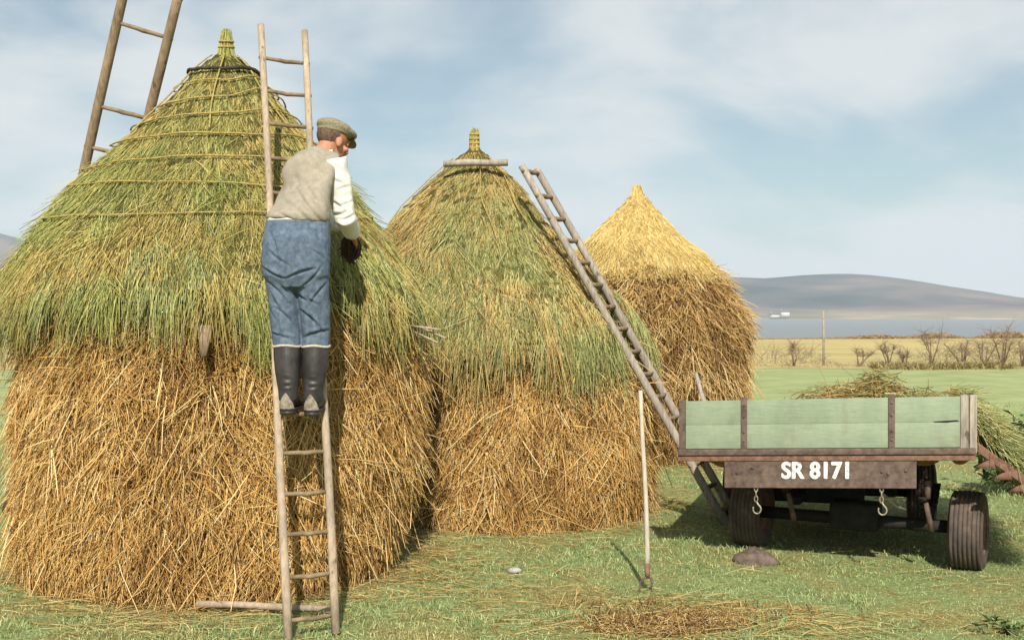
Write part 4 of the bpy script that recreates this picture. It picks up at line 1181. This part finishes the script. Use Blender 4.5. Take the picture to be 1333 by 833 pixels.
# trousers
g = Geo()
g.loft([ell(wst + np.array((0, -0.004, 0.012)), ex * 0.176, ey * 0.125, 28, 2.3), ell(pel + ezz * 0.08, ex * 0.186, ey * 0.136, 28, 2.3), ell(pel - ezz * 0.04, ex * 0.192, ey * 0.134, 28, 2.5), ell(pel - ezz * 0.12, ex * 0.188, ey * 0.122, 28, 2.4), ell(pel - ezz * 0.185, ex * 0.15, ey * 0.09, 28, 2.2)])
for hip, knee, ank in ((hipL, kneeL, ankL), (hipR, kneeR, ankR)):
    lo = knee * .84 + ank * .16; bt = knee * .72 + ank * .28
    g.tube([hip + ezz * 0.02, hip * .7 + knee * .3, hip * .35 + knee * .65, knee + np.array((0, -0.005, 0)), lo, bt, knee * .5 + ank * .5], [0.096, 0.093, 0.086, 0.08, 0.079, 0.073, 0.05], 18)
tf = [(341, 348, 370, 363, 1.7, 0.011), (375, 362, 411, 350, 1.8, 0.013), (393, 374, 419, 347, 1.7, 0.009), (349, 368, 374, 394, 1.6, 0.010), (352, 380, 366, 404, 1.5, 0.007), (380, 376, 399, 392, 1.8, 0.011), (391, 404, 421, 434, 1.8, 0.012), (357, 400, 383, 424, 1.6, 0.009),
      (403, 398, 427, 368, 1.7, 0.009), (346, 386, 358, 416, 1.6, 0.008), (349, 431, 382, 441, 1.6, 0.009), (393, 441, 428, 430, 1.8, 0.011), (386, 296, 386, 366, 1.2, 0.004), (347, 324, 374, 345, 1.7, 0.006),
      (351, 302, 361, 338, 1.8, 0.007), (402, 324, 427, 341, 1.7, 0.006), (414, 299, 424, 332, 1.5, 0.005), (362, 410, 367, 442, 1.7, 0.006), (405, 412, 403, 442, 1.7, 0.006), (398, 386, 412, 396, 1.5, 0.006), (366, 372, 380, 384, 1.5, 0.007)]
tz = fuse('trousers', g, 0.0055, M['denim'], pr, 6, (), (30, 0.003, 12), tf)
g = Geo(); t = np.linspace(0, 2 * np.pi, 40)
b_ = wst + np.array((0, -0.004, -0.002)); P = np.stack([b_[0] + 0.18 * np.cos(t), b_[1] + 0.129 * np.sin(t), np.full(40, b_[2])], 1)
g.grid(np.stack([P + ezz * 0.016, P * 1.0 + np.stack([np.cos(t), np.sin(t), 0 * t], 1) * 0.004, P - ezz * 0.018]), 0)
g.obj('waistband', M['denim'], tz)

# boots
def boot(knee, ank, top_z, toe_in):
    dn = unit(ank - knee)
    tp = ank + (knee - ank) * ((top_z - ank[2]) / (knee[2] - ank[2]))
    fw = unit(np.array((toe_in, 1.0, 0)))
    sole = ank[2] - 0.085
    g = Geo()
    hb = ank + np.array((0, -0.012, 0))
    g.tube([tp, tp * .75 + hb * .25, tp * .45 + hb * .55, hb * .9 + tp * .1, hb - ezz * .03], [0.077, 0.077, 0.071, 0.057, 0.054], 20)
    base = np.array((ank[0], ank[1], sole))
    sd = np.cross(fw, ezz)
    g.loft([ell(base - fw * 0.062 + ezz * 0.04, sd * 0.03, ezz * 0.036, 16), ell(base - fw * 0.035 + ezz * 0.045, sd * 0.04, ezz * 0.045, 16), ell(base + fw * 0.05 + ezz * 0.05, sd * 0.044, ezz * 0.05, 16), ell(base + fw * 0.13 + ezz * 0.038, sd * 0.05, ezz * 0.036, 16),
            ell(base + fw * 0.19 + ezz * 0.032, sd * 0.042, ezz * 0.03, 16), ell(base + fw * 0.215 + ezz * 0.03, sd * 0.02, ezz * 0.018, 16)])
    fl = [(hb + np.array((-.06, -.06, .05)), hb + np.array((.06, -.05, .06)), 0.008, 0.004), (hb + np.array((-.06, -.06, .1)), hb + np.array((.06, -.05, .085)), 0.01, 0.003)]
    b = fuse('boot', g, 0.006, M['rubber'], pr, 4, fl)
    gr = Geo(); t = np.linspace(0, 2 * np.pi, 26)
    gr.tube(np.stack([tp[0] + 0.078 * np.cos(t), tp[1] + 0.078 * np.sin(t), np.full(26, tp[2]) + 0.004 * np.sin(3 * t)], 1), 0.0075, 8, caps=False)
    gr.obj('boot_rim', M['boot_lining'], b)
    gs = Geo()
    ol = [base + fw * f_ + sd * s_ for f_, s_ in ((-0.066, -0.02), (-0.066, 0.02), (-0.04, 0.042), (0.05, 0.046), (0.13, 0.053), (0.19, 0.045), (0.222, 0.015), (0.222, -0.015), (0.19, -0.045), (0.13, -0.053), (0.05, -0.046), (-0.04, -0.042))]
    gs.loft([np.array(ol) - ezz * 0.002, np.array(ol) + ezz * 0.014]); 
    gs.loft([np.array([p for p in ol[:3]] + [base + fw * 0.03 + sd * .042, base + fw * .03 - sd * .042] + [ol[-1]]) - ezz * 0.02, np.array([p for p in ol[:3]] + [base + fw * 0.03 + sd * .042, base + fw * .03 - sd * .042] + [ol[-1]]) - ezz * 0.001])
    gs.obj('boot_sole', M['rubber'], b, False)
    # pale muddied patch moulded over the heel, pointed at the top
    rows = []
    for q in np.linspace(0, 1, 8):
        zc = sole + 0.012 + 0.088 * q; wd = 1.15 * (1 - q) + 0.05
        a = np.linspace(-wd, wd, 13)
        rb_ = 0.046 + 0.010 * min(1, q * 1.6); fo_ = -0.026 + 0.014 * q
        rows.append(np.array([np.array((ank[0], ank[1], 0)) + fw * (fo_ - math.cos(t) * rb_) + sd * math.sin(t) * rb_ + ezz * zc for t in a]))
    Geo().grid(np.array(rows)).obj('heel_patch', M['mud'], b)
    return b
boot(kneeL, ankL, 1.548, 0.08); boot(kneeR, ankR, 1.545, 0.05)

# coil of dark twine in his hands
g = Geo(); c0 = at(457, 322, 7.0)
n = 900; t = np.linspace(0, 60 * np.pi, n); ph = np.linspace(0, 7 * np.pi, n)
P = np.stack([0.05 * np.cos(t) * np.cos(ph) + 0.02 * np.sin(ph * 1.7), 0.045 * np.cos(t) * np.sin(ph), 0.075 * np.sin(t) + 0.01 * np.cos(ph * 2.3)], 1) * (0.85 + 0.25 * np.sin(t * 0.37) * np.sin(ph))[:, None]
g.tube(c0 + P, 0.0055, 5)
nn = 260; d = unit(rng.normal(size=(nn, 3)) - (0, 0, .3)); stalks(g, c0 + d * 0.03, unit(d + rng.normal(0, .7, (nn, 3))), rng.uniform(.025, .065, nn), np.full(nn, .006), np.stack([0 * d[:, 0], 0 * d[:, 0], -rng.uniform(0, .05, nn)], 1))
tag(g.obj('twine_bundle', M['twine']), 'dark brown bundle of twine held in the hands of the man', 'twine')

# ------------------------------------------------------------------ small things about the yard
# hay fork stuck in the turf
fk = at(836, 776, 7.03); fk[2] = 0
fr = empty('hay_fork', tuple(fk), 'long pale handled hay fork standing upright in the grass left of the trailer', 'hay fork')
p1 = at(843, 745, 7.08) - fk; p2 = at(835, 508, 7.16) - fk
g = Geo(); tt = np.linspace(0, 1, 10)[:, None]; pts = p1 + (p2 - p1) * tt; pts[:, 0] += 0.006 * np.sin(tt[:, 0] * 5)
g.tube(pts, np.linspace(0.0155, 0.0125, 10), 10); g.obj('shaft', M['fork_wood'], fr)
g = Geo(); g.tube([p1 + (p2 - p1) * 0.05, p1, p1 + (p1 - p2) * 0.03], [0.017, 0.018, 0.012], 8); g.obj('socket', M['rust'], fr)
for q in (-1, 1):
    g = Geo(); b = p1 + (p1 - p2) * 0.025
    g.tube([b, b + np.array((0.024 * q, 0, -0.01)), np.array((b[0] * .7 + 0.036 * q, b[1] * .7, 0.075)), np.array((b[0] * .35 + 0.034 * q, b[1] * .3, -0.06))], [0.008, 0.008, 0.006, 0.004], 7)
    g.obj('tine', M['iron'], fr)
# batten at the foot of the near stack
g = Geo(); a = at(256, 793, 6.68); b = at(440, 806, 6.62); a[2] = 0.045; b[2] = 0.03
g.tube([a, a * .7 + b * .3 + np.array((0, 0, .006)), a * .4 + b * .6, b], [0.022, 0.02, 0.021, 0.017], 9)
tag(g.obj('fallen_pole', M['wood']), 'weathered pole lying on the ground along the foot of the nearest stack', 'pole')
# stake end under the eaves
g = Geo(); p = at(263, 446, 6.66)
g.poly([p + np.array(q) for q in ((-0.045, 0.06, 0.1), (0.045, 0.06, 0.1), (0.024, -0.01, -0.075), (-0.006, -0.01, -0.08), (-0.045, 0.09, 0.1), (0.045, 0.09, 0.1), (0.024, 0.02, -0.075), (-0.006, 0.02, -0.08))],
       [(0, 3, 2, 1), (4, 5, 6, 7), (0, 4, 7, 3), (1, 2, 6, 5), (3, 7, 6, 2), (0, 1, 5, 4)])
tag(g.obj('wooden_stake', M['wood_dark'], None, False), 'split brown stake end poking out under the thatch of the nearest stack', 'stake')
for i, (x0, y0_, x1, y1_, lb) in enumerate(((541, 425, 574, 429, 'topmost of three pale sticks under the thatch where the two front stacks meet'),
                                           (556, 430, 580, 440, 'middle one of three pale sticks under the thatch where two front stacks meet'),
                                           (548, 436, 570, 446, 'lowest of three pale sticks under the thatch where the two front stacks meet'))):
    a = at(x0, y0_, 7.6); b = at(x1, y1_, 7.5); g = Geo(); g.tube([a + (a - b) * 1.0 + np.array((-.05, .35, 0)), a, b], [0.008, 0.008, 0.006], 6)
    tag(g.obj('stick', M['wood']), lb, 'stick', 'pale sticks under the thatch')
g = Geo(); a = at(906, 486, 12.9); b = at(921, 540, 12.75); g.tube([b - (a - b) * 0.9, b, a], [0.028, 0.028, 0.022], 8)
tag(g.obj('prop_stick', M['wood_grey']), 'pale stick leaning against the farthest stack above the trailer tailboard', 'stick')
# stone on the grass
me = Geo().sphere((0, 0, 0), (0.05, 0.035, 0.022), 10).mesh('stone'); v = np.empty(len(me.vertices) * 3, np.float32); me.vertices.foreach_get('co', v); v = v.reshape(-1, 3)
v *= (1 + 0.12 * Noise(70)(v * 25))[:, None]; me.vertices.foreach_set('co', v.reshape(-1)); me.update()
sn_ = tag(link('stone', me, M['pale_stone']), 'small pale stone lying on the grass before the middle stack', 'stone'); sn_.location = (0.012, 7.62, 0.03)
# rotting straw heap in front
g = Geo()
heap(g, [((0.55, 6.36, -0.03), (0.25, 0.2, 0.07)), ((0.85, 6.32, -0.02), (0.33, 0.22, 0.08)), ((1.15, 6.36, -0.03), (0.3, 0.2, 0.065)), ((1.0, 6.62, -0.035), (0.6, 0.22, 0.05)), ((0.6, 6.75, -0.04), (0.4, 0.14, 0.045)), ((1.45, 6.5, -0.04), (0.35, 0.15, 0.05))], 5200, (0.08, 0.3), (0.003, 0.0065), 1, 0.1, 0, 0.12)
tag(g.obj('straw_heap', [M['straw_core'], M['old_straw']]), 'low heap of rotting brown straw on the turf in front of the hay fork', 'straw heap')

# weeds
def weed(x, y, hgt, n, spread, label, name='weed_clump'):
    gl = Geo(); g = gl
    for k in range(n):
        b = np.array((random.gauss(0, spread * .5), random.gauss(0, spread * .5), 0)); h = hgt * random.uniform(.55, 1)
        tpt = b + np.array((random.gauss(0, spread * .35), random.gauss(0, spread * .35), h))
        g.tube([b, (b + tpt) / 2 + np.array((.01, 0, 0)), tpt], [.005, .004, .002], 5)
        m = int(10 + 26 * h); q = rng.uniform(.2, 1, m)[:, None]; P = b + (tpt - b) * q
        D = unit(np.stack([rng.normal(0, 1, m), rng.normal(0, 1, m), rng.normal(.15, .4, m)], 1)); L = rng.uniform(.05, .11, m) * (0.5 + hgt)
        blades(gl, P, D, L, L * 0.5)
    r = tag(gl.obj(name, M['weed']), label, 'weeds'); r.location = (x, y, 0)
weed(4.86, 11.0, 0.85, 26, 0.32, 'dark green nettles growing in the grass beyond the lowered side of the trailer')
weed(2.66, 6.3, 0.07, 9, 0.14, 'small green weed in the turf at the lower right corner')

# bare thorn shrubs along the stubble
def shrub(px, ytop, ybase, D, wpx, label, thick=1.0):
    b = at(px, ybase, D); H = (ybase - ytop) / FPX * D; Wd = wpx / FPX * D
    r = empty('thorn_shrub', (b[0], b[1], 0), label, 'shrub', 'bare thorn shrubs along the stubble field')
    gs, gt = Geo(), Geo()
    tips = []
    for k in range(random.randint(3, 4)):
        x = 0.0; tpt = np.array((random.gauss(0, Wd * .25), random.gauss(0, Wd * .2), H * random.uniform(.6, .95)))
        p = [np.array((x, 0, -0.05)), np.array((x, 0, 0)) * .6 + tpt * .4 + np.array((random.gauss(0, .05), 0, 0)), tpt]
        gs.tube(p, [.026 * thick, .018 * thick, .008], 6)
        for q in np.linspace(.35, 1, 12): tips.append(p[1] * (1 - q) + p[2] * q if q > .4 else p[0] * (.5) + p[1] * .5)
    tips = np.array(tips); n = int(150 * thick)
    i = rng.integers(0, len(tips), n)
    D_ = unit(np.stack([rng.normal(0, 1, n), rng.normal(0, .8, n), rng.normal(.55, .5, n)], 1)); L = rng.uniform(.15, .6, n) * H * .75
    stalks(gt, tips[i], D_, L, rng.uniform(.008, .014, n), rng.normal(0, .06, (n, 3)))
    gs.obj('stem', M['bark'], r); gt.obj('twigs', M['twig'], r)
for a in ((1033, 446, 478, 37.6, 22, 'thin bare thorn shrub farthest to the left along the stubble'),
          (1118, 450, 477, 37.3, 34, 'low spreading bare shrub midway between the bare post and the slender pair of shrubs'),
          (1156, 441, 478, 36.6, 22, 'slender bare shrub standing left of the low bushy one'),
          (1178, 452, 478, 36.4, 34, 'low bushy bare shrub just right of a slender one'),
          (1211, 427, 479, 36.5, 26, 'tall lone bare thorn shrub with a dense rounded top'),
          (1252, 440, 477, 36.8, 38, 'wide dark bare shrub right of the tall lone one'),
          (1281, 441, 477, 36.9, 30, 'leaning bare shrub between the wide dark one and the tallest one'),
          (1306, 422, 476, 37.0, 28, 'tallest bare thorn shrub near the right edge of the field'),
          (1331, 438, 475, 37.2, 26, 'bare thorn shrub cut by the right edge of the view')):
    shrub(*a, thick=1.25 if a[4] > 27 else 1.0)
# rough weeds along the edge of the stubble, the scrub on its far side
n = 13000; x = rng.uniform(7, 24, n); y = 36.0 + 0.25 * np.sin(x * .9) + rng.normal(0, .35, n)
dens = (Noise(91)(np.stack([x, y * 0, y * 0], 1), 1.3) > -0.5); x, y = x[dens], y[dens]; n = len(x)
g = Geo(); D = unit(np.stack([rng.normal(0, .5, n), rng.normal(0, .4, n), np.ones(n)], 1)); blades(g, np.stack([x, y, 0 * x], 1), D, rng.uniform(.08, .34, n), rng.uniform(.015, .04, n))
n = 2600; x = rng.uniform(7, 26, n); y = 36.8 + rng.normal(0, .4, n); hh = np.clip(Noise(95)(np.stack([x, 0 * x, 0 * x], 1), 0.9) + 0.55, 0.12, 1.2)
P = np.stack([x, y, rng.uniform(0, .45, n) * hh], 1); stalks(g, P, unit(np.stack([rng.normal(0, .8, n), rng.normal(0, .6, n), rng.uniform(.2, 1, n)], 1)), rng.uniform(.15, .5, n) * hh, rng.uniform(.007, .013, n), mi=1)
tag(g.obj('undergrowth', [M['dry_weed'], M['twig']]), 'rough brown weeds along the near edge of the stubble', 'undergrowth', kind='stuff')
n = 16000; x = rng.uniform(14, 42, n); y = 75 + 0.012 * x + 6 * np.clip((x - 10) / 30, 0, 1) + rng.normal(0, .5, n)
g = Geo(); hh = np.clip((x - 16) / 12, 0.2, 1) * (0.7 + 0.5 * Noise(93)(np.stack([x, 0 * x, 0 * x], 1), 1.0)); hh = np.clip(hh, .12, 1.1) * 0.55
D = unit(np.stack([rng.normal(0, .5, n), rng.normal(0, .4, n), np.ones(n)], 1)); P = np.stack([x, y, ground_z(x, y) + 0.5 * hh * rng.uniform(0, 1, n)], 1)
blades(g, P, D, rng.uniform(.2, .5, n) * hh, rng.uniform(.04, .08, n))
tag(g.obj('low_hedge', M['heath']), 'low reddish brown hedge on the far edge of the stubble field', 'hedge')
pp = at(1072, 476, 38.0)
g = Geo(); g.tube([(pp[0], pp[1], -.1), (pp[0] + .01, pp[1], .9), (pp[0] - .01, pp[1], CAMZ + 3 / FPX * 38)], [.042, .038, .035], 9)
tag(g.obj('field_post', M['wood_grey']), 'tall bare wooden post standing among the shrubs at the stubble edge', 'post')

# ------------------------------------------------------------------ grass and litter
def in_stack(x, y, m=0.0):
    return ((x - A.c[0]) ** 2 + (y - A.c[1]) ** 2 < (1.38 + m) ** 2) | ((x - B.c[0]) ** 2 + (y - B.c[1]) ** 2 < (1.12 + m) ** 2) | ((x - C.c[0]) ** 2 + (y - C.c[1]) ** 2 < (1.22 + m) ** 2)

def scatter(n, d0, d1, pw=2.0, side=0.5):
    u = rng.uniform(0, 1, n)
    y = (d0 ** (1 - pw) + u * (d1 ** (1 - pw) - d0 ** (1 - pw))) ** (1 / (1 - pw))
    x = rng.uniform(-side, side, n) * y * 1.0
    return x, y
ln = Noise(55); ln2 = Noise(56)
def litter_field(x, y):
    """how straw-strewn a spot is, 0 to 1"""
    P = np.stack([x, y, 0 * x], 1)
    da = np.hypot(x - A.c[0], y - A.c[1]) - 1.42; db_ = np.hypot(x - B.c[0], y - B.c[1]) - 1.16; dc = np.hypot(x - C.c[0], y - C.c[1]) - 1.26
    d = np.minimum(np.minimum(da, db_), dc)
    return np.clip(1.15 * np.exp(-np.clip(d, 0, None) / 0.5) + 0.2 * ln(P, 1.5) + 0.2 * ln2(P, 4.0) - 0.06 + 0.9 * np.exp(-(((x - 0.95) / 0.75) ** 2 + ((y - 6.45) / 0.4) ** 2)), 0, 1)
g = Geo()
x, y = scatter(170000, 5.6, 22, 2.2, 0.56)
k = ~in_stack(x, y); x, y = x[k], y[k]
lf = litter_field(x, y); k = rng.uniform(0, 1, len(x)) > lf * 0.75; x, y = x[k], y[k]; n = len(x)
P = np.stack([x, y, ground_z(x, y) - 0.004], 1)
tuft = 0.6 + 0.5 * (Noise(61)(P, 5.0)) ** 2 + 0.35 * Noise(62)(P, 1.7)
D = unit(np.stack([rng.normal(0, .55, n), rng.normal(0, .55, n), np.ones(n)], 1))
blades(g, P, D, rng.uniform(.02, .055, n) * np.clip(tuft, .4, 1.8) * (1 + np.clip(y - 8, 0, 8) * .06), rng.uniform(.003, .0055, n) * (1 + np.clip(y - 7, 0, 14) * .12))
tag(g.obj('grass', M['grass']), 'short tufted turf of the stackyard', 'grass', kind='stuff')

g = Geo()
x, y = scatter(60000, 5.7, 17, 2.0, 0.52)
k = ~in_stack(x, y, -0.1); x, y = x[k], y[k]
lf = litter_field(x, y); k = rng.uniform(0, 1, len(x)) < lf ** 1.4 * 0.85 + 0.012; x, y = x[k], y[k]; n = len(x)
P = np.stack([x, y, ground_z(x, y) + rng.uniform(.004, .03, n)], 1)
a = rng.normal(0.1, .7, n); D = unit(np.stack([np.cos(a), np.sin(a), rng.normal(0.02, .13, n)], 1)); L = rng.uniform(.06, .26, n)
sag = np.zeros((n, 3)); sag[:, 2] = -.02
stalks(g, P, D, L, rng.uniform(.003, .006, n), sag)
tag(g.obj('straw_litter', M['litter']), 'loose stalks of straw strewn over the turf', 'straw', kind='stuff')

# stack geometry was laid out about each stack's own foot; nothing else to move
